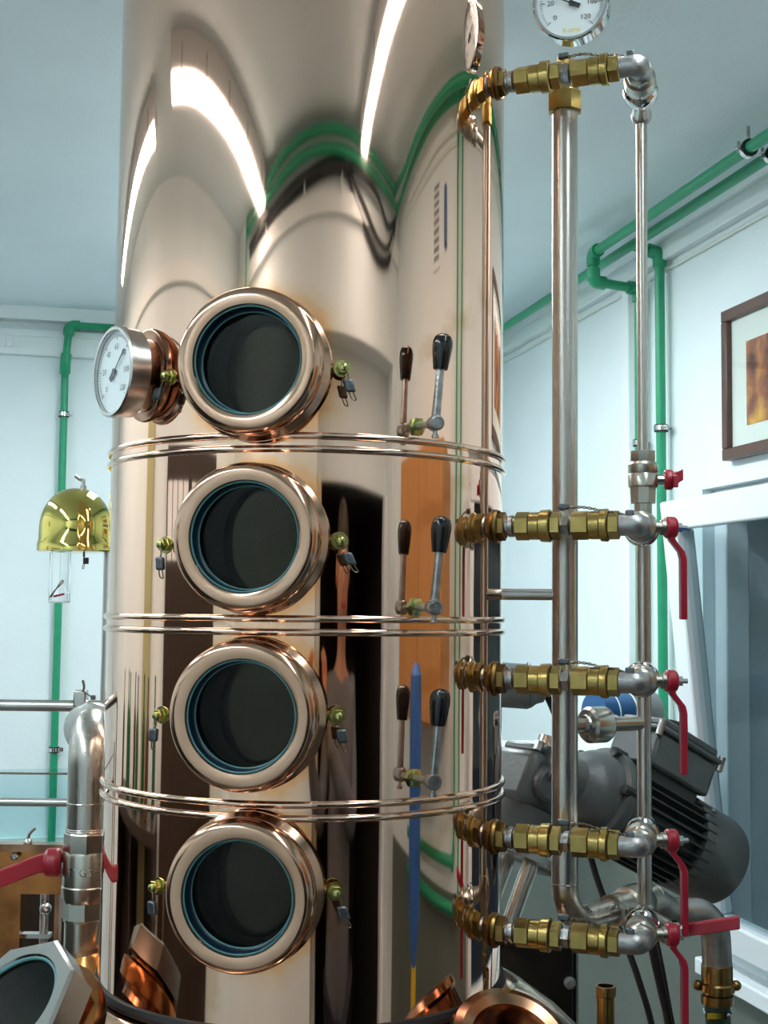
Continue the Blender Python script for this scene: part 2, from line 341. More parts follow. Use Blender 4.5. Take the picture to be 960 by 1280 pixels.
# glazed dark door in the left wall
t = thing('door_2', 'dark brown door with small panes painted pale as if lit', None, (XL+.03, 0.95, 0), kind='structure')
MB().bb(XL, XL+.05, .42, 1.50, 0, 2.12).build('door_leaf', M['darkwood'], t)
for i in range(2):
    for j in range(4):
        MB().bb(XL+.045, XL+.056, 1.0-.52*i+.03+.115*j*1.0, 1.0-.52*i+.03+.115*j+.10, 1.86, 2.04).build('lit_look_pane', M['dial'], t)  # opaque white panels, coloured to look like a lit room behind glass
MB().bb(XL+.05, XL+.09, 1.36, 1.39, 1.0, 1.14).build('door_handle', M['nickel'], t)
struct('trim_1', MB().bb(XL, XL+.06, 1.86, 2.06, 0, 2.2), M['olive'], 'pale olive upright board on the left wall')
struct('trim_2', MB().bb(XL, XL+.03, YF, YB, 2.50, 2.55), M['duct'], 'white ledge strip along the left wall')
struct('trim_3', MB().bb(XL, DX0+1.4, YF, YF+.03, 2.56, 2.61), M['duct'], 'white cable ledge above the doorway')
struct('trim_4', MB().bb(XL, XR-.03, YB-.05, YB, ZC-.045, ZC), M['duct'], 'white cornice between back wall and ceiling')
# ---- window, tilted open at the top
win = thing('window_1', 'white tilted-open window with dark night panes', None, (XR, (WY0+WY1)/2, WZ0), kind='structure')
fx0, fx1 = XR+.03, XR+.09
for nm, b in (('frame_rail', (fx0, fx1, WY0, WY1, WZ0, WZ0+.06)), ('frame_rail', (fx0, fx1, WY0, WY1, WZ1-.06, WZ1)),
              ('frame_stile', (fx0, fx1, WY0, WY0+.06, WZ0+.06, WZ1-.06)), ('frame_stile', (fx0, fx1, WY1-.06, WY1, WZ0+.06, WZ1-.06))):
    MB().bb(*b).build(nm, M['pvc'], win, bevel=.004)
MB().bb(XR-.03, XR+.25, WY0+.0, WY1-.0, WZ0-.035, WZ0+.004).build('window_sill', M['pvc'], win, bevel=.005)
SB = Vector((XR+.0, 0, WZ0+.05)); ST = Vector((XR-.105, 0, WZ1-.035)); su = (ST-SB).normalized(); sn = su.cross(Y).normalized()
sh = (ST-SB).length; sy0, sy1 = WY0+.035, WY1-.035; bw = .07
def sash_bar(y0, y1, h0, h1, nm):
    MB().box(SB+su*((h0+h1)/2)+Y*((y0+y1)/2), .05, y1-y0, h1-h0, sn, Y, su).build(nm, M['pvc'], win, bevel=.006)
sash_bar(sy0, sy1, 0, bw, 'sash_rail'); sash_bar(sy0, sy1, sh-bw, sh, 'sash_rail')
sash_bar(sy0, sy0+bw, bw, sh-bw, 'sash_stile'); sash_bar(sy1-bw, sy1, bw, sh-bw, 'sash_stile')
MB().box(SB+su*(sh/2)+Y*((sy0+sy1)/2), .012, sy1-sy0-2*bw+.01, sh-2*bw+.01, sn, Y, su).build('glass_pane', M['winglass'], win)
# lower roller shutter slats seen through the pane, half down outside
struct('trim_5', MB().bb(XR+.20, XR+.215, WY0, WY1, 1.44, WZ1), M['shutter'], 'slate grey shutter lowered over the upper half of the window')

# ------------------------------------------------------------------ fluorescent ceiling lamps
def lamp(x, y0, y1, label, w=.062, dm='lamp'):
    t = thing('ceiling_lamp', label, 'lamp', (x, (y0+y1)/2, ZC-.075), 'fluorescent ceiling lamps')
    MB().bb(x-w-.008, x+w+.008, y0, y1, ZC-.075, ZC).build('lamp_housing', M['lamphouse'], t, bevel=.006); lh = LAST[0]
    MB().bb(x-w, x+w, y0+.02, y1-.02, ZC-.087, ZC-.073).build('diffuser', M[dm], t, bevel=.004)
    k = 5
    for i in range(k):
        yy = y0+(i+.5)*(y1-y0)/k
        MB().bb(x-w-.014, x+w+.014, yy-.006, yy+.006, ZC-.080, ZC-.03).build('clip', M['zinc'], lh)
lamp(-0.86, -0.06, 1.52, 'fluorescent ceiling lamp on the ceiling nearest the doorway, left-wall row')
lamp(-1.00, 1.82, 3.50, 'fluorescent ceiling lamp on the ceiling nearest the back wall', .062, 'lamp_brighter')
lamp(0.69, 0.02, 1.50, 'fluorescent ceiling lamp on the ceiling by the window wall', .042)
lamp(0.44, 2.15, 3.75, 'added unseen fluorescent lamp on the ceiling behind the copper column', .13, 'lamp_brighter')  # unseen wide lamp added to brighten the back and right walls

# ------------------------------------------------------------------ the copper column
ZB = 1.356
J = [1.559, 1.736, 1.914]
PORTZ = [1.487, 1.652, 1.819, 1.987]; PAZ = -113.0
col = thing('copper_still', 'tall polished copper still column with four round sight ports', 'still column', (AX.x, AX.y, ZB))
edges = [ZB]+J+[2.60]
for i in range(4):
    org = colp(PAZ, 0, PORTZ[i])
    MB().rev([(R, edges[i]), (R, edges[i+1])], Vector((AX.x, AX.y, 0)), Z, 224, False, False).build('shell_section', M['shell'], col, origin=org)
for jz in J:
    for dz in (.0065, -.0065):
        MB().torus(Vector((AX.x, AX.y, jz+dz)), Z, R+.0005, .0036, 224, 10).build('joint_bead', M['bead'], col, angle=80)
MB().rev([(R+.001, 2.60), (R-.004, 2.625), (R-.03, 2.655), (R-.09, 2.675), (.05, 2.69), (.05, ZC-.002)], Vector((AX.x, AX.y, 0)), Z, 96).build('column_head', M['copper'], col)
MB().rev([(R-.01, ZB-.010), (R+.003, ZB-.009), (R+.005, ZB-.004), (R+.003, ZB+.001), (R-.001, ZB+.002)], Vector((AX.x, AX.y, 0)), Z, 160).build('base_gasket', M['rubber'], col, label='black rubber ring under the column')

def lead_seal(o, parent, down, tilt, side):
    wd = (down+tilt).normalized()
    MB().tube(smooth([o, o+wd*.008+side*.002, o+wd*.014], 5), .0008, 6).build('seal_wire', M['wire'], parent)
    c = o+wd*.019; u = side.normalized(); v = wd.cross(u).normalized()
    MB().box(c, .010, .005, .013, u, v, wd).build('lead_seal', M['lead'], parent, bevel=.0018)
    MB().tube(smooth([c+wd*.006+u*.002, c+wd*.014+u*.003, c+wd*.013-u*.001, c+wd*.006-u*.002], 5), .0007, 6).build('seal_wire', M['wire'], parent)
for i, pz in enumerate(PORTZ):
    n = radial(PAZ); o = colp(PAZ, 0, pz); tg = Vector((-n.y, n.x, 0))
    port = MB().rev([(.071, -.016), (.0715, .004), (.0735, .007), (.0735, .011), (.0700, .014), (.0665, .017), (.0670, .020), (.0695, .0235), (.0712, .029), (.0716, .034),
        (.0708, .040), (.0688, .0445), (.0660, .0475), (.0630, .0487), (.0560, .0478), (.0536, .0470), (.0526, .0452), (.0526, .030)],
        o, n, 96, True, False).build('sight_port', M['copper_ring'], col, origin=o)
    MB().rev([(.0527, .0450), (.0515, .0430), (.0508, .030), (.0490, .0285), (.0490, .0265)], o, n, 72, False, False).build('gasket', M['gasket'], port)
    MB().torus(o+n*.0440, n, .0517, .0007, 72, 8).torus(o+n*.0285, n, .0494, .0008, 72, 8).build('gasket_lip', M['gasket_lip'], port)
    MB().rev([(.0508, .024), (.0508, .0265)], o, n, 72).build('glass_pane', M['glass'], port)
    MB().rev([(.0522, .0235), (.0522, -.010), (.0001, -.010)], o, n, 64, False, False).build('shade_cup', M['interior_shade'], port)  # near-black cup in place of a hole, shade of the interior painted in
    for az, sd in ((-92.3, 1), (-137.5, -1)):
        b = colp(az, 0, pz+(-.001 if sd > 0 else -.005)); bn = radial(az); bt = Vector((-bn.y, bn.x, 0))
        MB().rev([(.0032, -.004), (.0032, .018)], b, bn, 14).build('stud', M['zincbrass'], port)
        MB().rev([(.0085, .008), (.0088, .0088), (.0085, .0105), (.004, .0105)], b, bn, 28).build('washer', M['zincbrass'], port)
        MB().rev([(.0058, .0105), (.0063, .0115), (.0063, .0165), (.0056, .0175)], b, bn, 6).build('hex_nut', M['zincbrass'], port)
        MB().rev([(.0036, .0175), (.0034, .0205), (.0015, .0215)], b, bn, 16).build('stud_cap', M['zincbrass'], port)
        p0 = b-n*0+bn*.004; MB().cyl(b+bn*.004, b+bn*.004-bt*sd*.018, .0035, 12).build('clamp_arm', M['brass_old'], port)
        tl = [0.35, 0.15, 0.45, 0.30][i]*(1 if sd > 0 else [.3, -.6, .2, -1.3][i])
        lead_seal(b+bn*.019, port, -Z, bt*tl, bt)

# ---- three lever handles
def lever(z, label):
    az = -71.0; n = radial(az); o = colp(az, 0, z); hub = o+n*.033
    t = thing('lever_handle', label, 'lever', o, 'black-knobbed levers on the column')
    MB().rev([(.0095, -.001), (.0098, .003), (.0075, .004)], o, n, 6).build('hex_washer', M['zincbrass'], t)
    MB().cyl(o+n*.002, hub, .0036, 16).build('shaft', M['zinc'], t)
    ta = (n*.35-CF*.65+CR*.10).normalized()
    MB().rev([(.006, -.0075), (.0075, -.006), (.0078, .005), (.0070, .0065), (.0052, .0068), (.0050, .0060)], hub, ta, 28).build('hub', M['zinc'], t)
    MB().cyl(hub-Z*.006, hub-Z*.0125, .0022, 10).rev([(.004, -.0145), (.004, -.0115)], hub, Z, 12).build('set_screw', M['zinc'], t)
    d = (Z+CR*.085).normalized()
    rd = MB().rev([(.0046, .006), (.0042, .035), (.0040, .062)], hub, d, 18).build('rod', M['zinc'], t)
    MB().rev([(.0070, .0535), (.0074, .0545), (.0092, .068), (.0101, .076), (.0098, .0815), (.0082, .0860), (.005, .0885), (.0008, .0893)], hub, d, 28).build('knob', M['black'], rd)
for z, l in ((1.935, 'steel lever with black knob on the column section of the topmost sight port'), (1.755, 'steel lever with black knob beside the second sight port from the top'),
             (1.588, 'steel lever with black knob beside the third sight port from the top')): lever(z, l)

# ------------------------------------------------------------------ dial gauges
def gauge(name, label, o, n, r, up, ang0, ang1, nums, val, stem=None, depth=.024, rim='steel_x', brand=None, group=None):
    n = n.normalized(); ux = up.cross(n).normalized(); uy = n.cross(ux)
    t = thing(name, label, 'gauge', o, group)
    MB().rev([(r*.93, -depth), (r*.99, -depth+.002), (r*.99, -.003), (r*1.03, -.002), (r*1.03, .003), (r*.99, .0045), (r*.93, .0045), (r*.925, .0005)], o, n, 72, True, False).build('case', M[rim], t)
    dl_ = MB().rev([(r*.93, -.004), (r*.93, -.0005)], o, n, 64).build('dial', M['dial'], t)
    mk = MB()
    vmax = nums[-1]
    for k in range(0, 61):
        a = math.radians(ang0+(ang1-ang0)*k/60); e = ux*math.cos(a)+uy*math.sin(a); big = k % 10 == 0
        L0 = r*(.78 if not big else .72); wdt = .0006 if big else .00035
        mk.strip([o+n*.0002+e*L0, o+n*.0002+e*r*.85], n.cross(e), wdt, n, .0004)
    mk.build('scale_marks', M['ink'], dl_)
    nm = MB()
    for q in nums:
        a = math.radians(ang0+(ang1-ang0)*q/vmax); e = ux*math.cos(a)+uy*math.sin(a)
        nm.text(str(q), r*.19, o+n*.0003+e*r*.56, ux, uy)
    nm.build('numerals', M['ink'], dl_)
    if brand: MB().text(brand, r*.2, o+n*.0003-uy*r*.72, ux, uy).build('brand_print', M['yellowink'], dl_)
    a = math.radians(ang0+(ang1-ang0)*val/vmax); e = ux*math.cos(a)+uy*math.sin(a); s = n.cross(e)
    MB().strip([o+n*.0016+e*r*.66, o+n*.0016], s, r*.035, n, .0006).strip([o+n*.0016, o+n*.0016-e*r*.26], s, r*.13, n, .0006).rev([(r*.07, .0004), (r*.07, .0025)], o, n, 20).build('needle', M['ink'], t)
    MB().rev([(r*.92, .0028), (r*.92, .0036)], o, n, 64).build('dial_glass', M['dialglass'], t)
    return t
GAZ = -157.0; gn = radial(GAZ); gb = colp(-149.5, -.001, 1.990); go = gb+gn*.036
g = gauge('dial_thermometer', 'round steel dial thermometer on copper flange beside the top sight port', go, gn, .0455, Z, 219, -47, [0, 20, 40, 60, 80, 100, 120], 80, depth=.020)
fl = MB().rev([(.020, -.014), (.030, -.008), (.0478, -.003), (.0485, -.002), (.0485, .001), (.0475, .003), (.0460, .0035), (.0375, .0020), (.0370, .0035), (.0355, .0040), (.012, .0040)], gb, gn, 72).build('mounting_flange', M['copper_dark'], g, label='brown tarnished copper flange')
MB().rev([(.009, .003), (.009, .022)], gb, gn, 24).build('stem', M['brass_old'], fl)

# ------------------------------------------------------------------ right-hand pipework
A20 = math.radians(20); UL = CR*math.cos(A20)-CF*math.sin(A20)
def tl(px, z):                                # distance along the radial line whose image column is px
    a, b = .15, .5
    for _ in range(40):
        c = (a+b)/2
        if proj(Vector((AX.x, AX.y, z))+UL*c)[0] < px: a = c
        else: b = c
    return a
PXM = P(805, 900, 1.5); MAN = Vector((PXM.x, PXM.y, 0))           # manifold pipe axis in plan
THK = P(706, 700, 1.46); THK = Vector((THK.x, THK.y, 0))          # thick standpipe axis in plan
def union_line(y, label, px0=612, wires=True):
    z = P(706, y, 1.398).z; b = Vector((AX.x, AX.y, z)); T = lambda px: tl(px, z)
    t = thing('union_line', label, 'pipe fitting', b+UL*T(640), 'brass union lines on the column')
    s = 1.0/1170
    def hexp(p0, p1, r): return MB().rev([(r*s*.93, T(p0)), (r*s*1.04, T(p0)+.001), (r*s*1.04, T(p1)-.001), (r*s*.93, T(p1))], b, UL, 6, rot=math.pi/6)
    def rnd(p0, p1, r): return MB().rev([(r*s*.95, T(p0)), (r*s, T(p0)+.0008), (r*s, T(p1)-.0008), (r*s*.95, T(p1))], b, UL, 32)
    MB().rev([(.013, R-.006), (.0185, R+.001), (.0175, R+.004), (.0135, T(621))], b, UL, 32).build('weld_boss', M['brass_old'], t)
    hexp(619, 633, 17.5).build('hex_bush', M['brass_old'], t)
    for p0, p1 in ((632, 646), (701, 716)):
        MB().rev([(9.5*s, T(p0)), (11.5*s, T(p0)+.001), (11.5*s, T(p0+3.5)), (13.5*s, T(p0+4.5)), (13.8*s, T(p1-4)), (11.5*s, T(p1-3)), (10*s, T(p1))], b, UL, 6 if p0 > 650 else 24).build('nipple', M['zinc'], t)
    for q in (645, 715):
        e = (0, 18, 31, 44, 57) if q == 645 else (0, 22, 36, 46, 60)
        hexp(q+e[0], q+e[1], 17.2).build('hex_nut', M['brass'], t)
        rnd(q+e[1], q+e[2], 17.4).build('union_body', M['brass'], t)
        MB().rev([(18*s, T(q+e[2])), (20*s, T(q+e[2])+.0008), (20.5*s, T(q+e[3])-.0012), (18.5*s, T(q+e[3]))], b, UL, 32).build('union_collar', M['brass'], t)
        hexp(q+e[3], q+e[4], 17.0).build('hex_nut', M['brass'], t)
    corner = b+UL*T(799); end = Vector((MAN.x, MAN.y, z)); d = (end-corner).normalized()
    MB().tube(fillet([b+UL*T(774), b+UL*T(783), corner, corner+d*.03], .021, 10), .0115, 24, ).build('elbow', M['cast'], t)
    if wires:
        pts = []
        for k in range(25):
            px = 700+k*3.6; hgt = (19+3.5*math.sin(k*.25))*s
            if k > 19: hgt -= (k-19)*1.4*s
            pts.append(b+UL*T(px)+Z*hgt-CF*.003)
        for ph in (0, math.pi):
            q = [p+Z*.0011*math.sin(k*1.7+ph)+CF*.0011*math.cos(k*1.7+ph) for k, p in enumerate(pts)]
            MB().tube(smooth(q, 3), .0007, 6).build('seal_wire', M['wire'], t)
        MB().box(pts[1]+Z*.003, .012, .007, .006, UL, CF, Z).build('lead_seal', M['lead'], t, bevel=.0015)
        MB().box(pts[-1]+Z*.002, .009, .007, .008, UL, CF, Z).build('lead_seal', M['lead'], t, bevel=.0015)
    return corner, end, d, z
def lever_valve(corner, end, d, label, handle=True, long=.098):
    L = (end-corner).length
    t = thing('ball_valve', label, 'valve', corner+d*.03, 'red-handled ball valves on the riser')
    MB().rev([(.0125, .018), (.0148, .0195), (.0148, .030), (.0135, .031)], corner, d, 8).build('hex_end', M['nickel'], t)
    MB().rev([(.0140, .028), (.0165, .031), (.0175, .040), (.0175, .052), (.0160, .060), (.0145, .062)], corner, d, 32).build('valve_body', M['nickel'], t)
    MB().rev([(.0150, .061), (.0185, .064), (.0195, .068), (.0195, .078), (.0180, .081), (.0130, .082)], corner, d, 36).build('union_nut', M['chrome'], t)
    MB().rev([(.0120, .080), (.0100, .086), (.0095, L-.006)], corner, d, 24).build('neck', M['nickel'], t)
    if not handle: return t
    o = corner+d*.038; ex = (CR*.985+CF*.1).normalized()
    MB().rev([(.0065, .012), (.0065, .022), (.0085, .0225), (.0085, .0275), (.006, .028)], o, ex, 20).build('stem', M['nickel'], t)
    hb = o+ex*.034
    lv = MB().rev([(.0095, -.0075), (.0118, -.006), (.0118, .003), (.010, .0055)], hb, ex, 24)
    dn = (-Z)
    lv.strip([hb+dn*.004, hb+dn*.013, hb+dn*.026+ex*.0105, hb+dn*.034+ex*.0125, hb+dn*long+ex*.0125], CF, .013, ex, .0068)
    lo = lv.build('lever', M['red'], t, bevel=.0012)
    MB().rev([(.0058, .0055), (.0058, .011), (.003, .012), (.003, .017)], hb, ex, 6).build('lever_nut', M['chrome'], lo)
    return t
NM = {75: 'passing under the white dial gauge', 657: 'just above the steel stay bar', 850: 'just above the steel cross union', 1047: 'level with the motor fan cover', 1162: 'lowest of its column'}
ends = []
for y in (75, 657, 850, 1047, 1162):
    c = union_line(y, 'line of brass unions from column to riser, '+NM[y]); ends.append((y, c))
for (y, (c, e, d, z)) in ends:
    if y == 75: lever_valve(c, e, d, 'nickel pipe union without handle on top of the riser', False)
    else: lever_valve(c, e, d, 'ball valve with hanging red lever, '+NM[y].replace('lowest of its column', 'on the lowest brass union line'))
# riser
zt = ends[0][1][3]; zb = ends[-1][1][3]
t = thing('riser_pipe', 'slim steel riser pipe linking the red-handled ball valves', 'pipe', (MAN.x, MAN.y, zb-.01))
vz = lambda py: onplane(805, py, 1, MAN.y).z if False else P(805, py, 1.5).z
MB().cyl(Vector((MAN.x, MAN.y, zb-.012)), Vector((MAN.x, MAN.y, vz(640))), .0082, 24).build('lower_tube', M['steel'], t)
MB().cyl(Vector((MAN.x, MAN.y, vz(566))), Vector((MAN.x, MAN.y, zt+.004)), .0064, 24).build('upper_tube', M['steel'], t)
for (y, (c, e, d, z)) in ends: MB().sphere(Vector((MAN.x, MAN.y, z)), .0122).build('tee', M['cast'], t)
# inline valve
o = Vector((MAN.x, MAN.y, 0))
t = thing('inline_valve', 'nickel ball valve with short red wing handle in the riser', 'valve', o+Z*vz(640))
zz = [vz(p) for p in (642, 628, 608, 592, 575, 560)]
MB().rev([(.0105, zz[0]), (.0105, zz[1]), (.0150, zz[1]+.0005), (.0155, zz[2])], o, Z, 8).build('hex_end', M['nickel'], t)
MB().rev([(.0155, zz[2]), (.0172, zz[2]+.002), (.0172, zz[3]), (.0160, zz[3]+.002), (.0172, zz[3]+.004), (.0172, zz[4]-.003), (.015, zz[4])], o, Z, 32).build('valve_body', M['nickel'], t)
MB().rev([(.0142, zz[4]), (.0148, zz[4]+.001), (.0148, zz[5]-.001), (.009, zz[5])], o, Z, 8).build('hex_end', M['nickel'], t)
hv = o+Z*vz(597)
MB().cyl(hv+CR*.015, hv+CR*.026, .006, 16).build('stem', M['chrome'], t)
MB().rev([(.0105, .024), (.0118, .026), (.0118, .033), (.008, .036)], hv, CR, 20).strip([hv+CR*.034-CF*.02-Z*.004, hv+CR*.034-CF*.002, hv+CR*.042+Z*.004+CF*.01], Z, .014, CR, .005)\
    .strip([hv+CR*.034, hv+CR*.046+Z*.006], Z, .013, CF, .006).build('wing_handle', M['red'], t, bevel=.001)

# thick standpipe with bottom bend
d146 = 1.46
tz = lambda py: P(706, py, d146).z
ST0 = Vector((THK.x, THK.y, tz(122)))
t = thing('standpipe', 'thick brushed steel standpipe with a bend at its foot', 'pipe', Vector((THK.x, THK.y, tz(1150))))
bend = Vector((THK.x, THK.y, tz(1148))); be = P(783, 1146, 1.52); be.z = bend.z
MB().tube(fillet([ST0, Vector((THK.x, THK.y, tz(1000))), bend, be], .042, 12), .0143, 32).build('tube', M['steel'], t)
MB().torus(Vector((THK.x, THK.y, tz(1098))), Z, .0142, .0008, 32, 6).build('weld_seam', M['steel_x'], t)
MB().rev([(.0165, -.0335), (.0185, -.033), (.0185, -.026), (.017, -.0255)], be, (be-bend).normalized(), 28).build('collar', M['nickel'], t)
MB().rev([(.0175, tz(125)), (.0195, tz(124)), (.0195, tz(100)), (.0175, tz(98)), (.0165, tz(97)), (.0165, tz(84)), (.011, tz(82)), (.011, tz(60)), (.008, tz(52))], Vector((THK.x, THK.y, 0)), Z, 8).build('hex_reducer', M['brass'], t)
# gauge on top of the standpipe
gc = P(714, 4, 1.44)
gn2 = (EYE-gc); gn2 = (Vector((gn2.x, gn2.y, -.10)).normalized()-CR*.16).normalized()
gauge('dial_gauge', 'white round dial gauge on top of the thick standpipe', gc, gn2, .0405, Z, 219, -47, [0, 20, 40, 60, 80, 100, 120], 29, rim='chrome', brand='Kome')
# stay bar to column, cross union
zs = P(660, 743, 1.46).z
a0 = Vector((AX.x, AX.y, zs)); dd = (Vector((THK.x, THK.y, zs))-a0).normalized()
MB().cyl(a0+dd*(R-.002), Vector((THK.x, THK.y, zs))-dd*.012, .0063, 20).build('stay_bar', M['steel_x'], label='short steel stay bar from column to thick standpipe', cat='bar')
zs = P(760, 905, 1.48).z; p0 = Vector((THK.x, THK.y, zs)); p1 = Vector((MAN.x, MAN.y, zs)); du = (p1-p0).normalized(); LL = (p1-p0).length
t = thing('cross_union', 'steel cross pipe with round union nut between standpipe and riser', 'pipe fitting', p0+du*.04)
MB().cyl(p0+du*.012, p1-du*.006, .0082, 24).build('cross_tube', M['steel_x'], t)
MB().rev([(.0110, .026), (.0120, .0285), (.0175, .0295), (.0200, .0330), (.0200, .0540), (.0185, .0570), (.0125, .0580), (.010, .062)], p0, du, 40).build('union_nut', M['steel_x'], t)

# drain line with horizontal handle, bend and hose
dz = be.z
dv = (be-bend).normalized()
t = thing('drain_valve', 'drain ball valve with red lever sticking out sideways', 'valve', be)
MB().rev([(.016, -.026), (.0185, -.024), (.0185, -.002), (.022, 0), (.0235, .012), (.0235, .028), (.021, .034), (.0185, .035), (.0185, .055), (.016, .057)], be, dv, 32).build('valve_body', M['nickel'], t)
hp = P(843, 1158, 1.40)
MB().tube([be+dv*.02, Vector((hp.x, hp.y, hp.z))-CR*.004], .006, 14).build('stem', M['nickel'], t)
lo = MB().strip([P(836, 1166, 1.40), P(852, 1163, 1.395), P(924, 1153, 1.37)], Z, .013, CF, .008).build('lever', M['red'], t, bevel=.0012)
MB().rev([(.0062, -.004), (.0062, .005), (.003, .008)], hp, -CF, 6).build('lever_nut', M['chrome'], lo)
t = thing('drain_bend', 'grey steel pipe bend dropping to the brass hose coupling', 'pipe', P(895, 1210, 1.6))
bp = [be+dv*.055, P(838, 1141, 1.58), P(893, 1141, 1.6), P(897, 1215, 1.6)]
MB().tube(fillet(bp, .045, 12), .0178, 28).build('tube', M['cast'], t)
co_ = P(896, 1205, 1.6); sc = 1.6/1650
MB().rev([(18.5*sc, 0), (19.5*sc, -.002), (19.5*sc, -22*sc), (22*sc, -24*sc), (22*sc, -32*sc), (17*sc, -33*sc), (17*sc, -36*sc), (20*sc, -37*sc), (20*sc, -48*sc), (15*sc, -50*sc)], co_, Z, 32).build('hose_coupling', M['brass_old'], t); hc = LAST[0]
for s_ in (-1, 1):
    MB().sphere(co_+CR*s_*24*sc-Z*26*sc, 6.5*sc, 14, 8).build('coupling_claw', M['brass_old'], hc)
t = thing('drain_hose', 'dark green rubber hose with clamp under the brass coupling', 'hose', P(898, 1320, 1.6))
MB().tube(smooth([co_-Z*46*sc, P(898, 1290, 1.6), P(900, 1400, 1.62), P(905, 1600, 1.66)], 6), 15.5*sc, 24).build('hose', M['hose'], t)
MB().torus(co_-Z*58*sc, Z, 15.8*sc, .0022, 32, 8).box(co_-Z*58*sc-CF*15*sc-CR*5*sc, .024, .008, .007, CR, CF, Z).build('hose_clamp', M['chrome'], t)

# ------------------------------------------------------------------ the pot under the column
pot = thing('still_pot', 'domed copper still pot carrying the column', 'still pot', (AX.x, AX.y, 0))
prof = [(R-.03, ZB-.009), (R+.008, ZB-.011), (.255, 1.332), (.290, 1.308), (.330, 1.270), (.375, 1.220), (.42, 1.160), (.46, 1.085), (.49, 1.0), (.51, .90), (.515, .80), (.515, .32), (.40, .20), (.1, .14)]
sp = []
for i in range(len(prof)-1):
    for k in range(3):
        t0 = k/3; sp.append((prof[i][0]*(1-t0)+prof[i+1][0]*t0, prof[i][1]*(1-t0)+prof[i+1][1]*t0))
sp.append(prof[-1])
MB().rev(sp, Vector((AX.x, AX.y, 0)), Z, 128).build('dome', M['copper'], pot, angle=60)
for k in range(4):
    a = math.radians(45+90*k); b = Vector((AX.x+.40*math.cos(a), AX.y+.40*math.sin(a), 0))
    MB().cyl(b, b+Z*.30, .03, 20).build('leg', M['steel_x'], pot)
# manhole collar at right front of the dome
mc = P(640, 1312, 1.27); ma = (CR*.25+Z*.75-CF*.6).normalized()
MB().rev([(.058, -.05), (.060, -.004), (.064, .0), (.062, .008), (.054, .012), (.044, .009), (.042, .002), (.042, -.02)], mc, ma, 56).build('manhole_collar', M['copper_dark'], pot)
# slanting sight port on the left of the dome
pc = P(5, 1258, 1.27); pa = (-CR*.46+Z*.70-CF*.50).normalized()
sg = MB().rev([(.074, -.064), (.078, -.052), (.078, -.044), (.070, -.040), (.062, -.036), (.062, -.030)], pc, pa, 64).build('port_neck', M['copper_old'], pot)
MB().polyrev([(.060, -.034, 0), (.078, -.033, 8), (.078, -.003, 8), (.075, 0, 8), (.0590, 0, 0), (.0565, -.003, 0), (.0560, -.016, 0)], pc, pa, 64).build('port_flange', M['port_steel'], pot)
MB().torus(pc-pa*.004, pa, .0570, .0022, 56, 8).build('port_gasket', M['gasket_lip'], pot)
MB().rev([(.0565, -.0095), (.0565, -.006)], pc, pa, 56).build('port_glass', M['glass'], pot)
MB().rev([(.0560, -.012), (.0560, -.075), (.0001, -.075)], pc, pa, 48, False, False).build('port_chamber', M['copper_dark'], pot)
# collar where the left valve meets the dome
lc = P(112, 1205, 1.52)
MB().rev([(.042, -.05), (.040, -.010), (.034, 0), (.026, .010), (.024, .014)], lc, (Z*.95-CR*.2).normalized(), 40).build('outlet_collar', M['copper_old'], pot)

# ------------------------------------------------------------------ left side: elbow pipe with red valve
dl = 1.55; sl = dl/1650
t = thing('outlet_valve', 'large nickel ball valve with long red lever below the steel elbow', 'valve', P(106, 1190, dl))
vo = P(106, 1112, dl); vo = Vector((vo.x, vo.y, 0)); hz = lambda py: P(106, py, dl).z
MB().rev([(24*sl, hz(1192)), (24*sl, hz(1150)), (25.5*sl, hz(1149)), (25.5*sl, hz(1146))], vo, Z, 36).build('tail_pipe', M['nickel'], t)
MB().rev([(26*sl, hz(1147)), (27*sl, hz(1146)), (27*sl, hz(1125))], vo, Z, 8).build('hex_end', M['nickel'], t)
MB().rev([(26*sl, hz(1126)), (28.5*sl, hz(1120)), (29*sl, hz(1107)), (28*sl, hz(1105.5)), (28*sl, hz(1068)), (26.5*sl, hz(1064))], vo, Z, 40).build('valve_body', M['nickel'], t)
MB().rev([(27*sl, hz(1065)), (27.5*sl, hz(1064)), (27.5*sl, hz(1042)), (26*sl, hz(1040))], vo, Z, 8).build('hex_end', M['nickel'], t)
fr = -CF
bodyc = vo+Z*hz(1085)
tx = MB()
for k, ch in enumerate('TTGS'):
    a = (-13+k*8)*sl/(28*sl); e = (CR*math.sin(a)-CF*math.cos(a)); tx.text(ch, .0125, vo+Z*hz(1087)+e*28.3*sl, e.cross(-Z).normalized()*1, Z, .0002)
a = .75; e = (CR*math.sin(a)-CF*math.cos(a)); ux = Z.cross(e)
tx.text('1 1/2', .0115, vo+Z*hz(1087)+e*28.4*sl, Z, -ux, .0002)
tx.build('embossed_marks', M['chrome'], t)
hub = vo+Z*hz(1078)-CR*36*sl-CF*.004
MB().cyl(bodyc-CR*.022, hub-CR*.01, .009, 18).build('stem', M['nickel'], t)
lv = MB().rev([(.011, -.008), (.0165, -.004), (.0165, .010), (.012, .014)], hub, -CR, 24)
lv.strip(smooth([hub-CR*.008, hub-CR*.022-Z*.002-CF*.006, hub-CR*.05-Z*.012-CF*.02, hub-CR*.085-Z*.022-CF*.035, hub-CR*.13-Z*.026-CF*.05], 4), (Z*.96+CF*.25).normalized(), .021, CF, .010)
lo = lv.build('lever', M['red'], t, bevel=.003)
MB().rev([(.007, .012), (.007, .020), (.004, .022)], hub, -CR, 6).build('lever_nut', M['zinc'], lo)
t = thing('elbow_pipe', 'fat steel elbow pipe rising from the red-levered outlet valve', 'pipe', vo+Z*hz(1040))
top = vo+Z*hz(915)
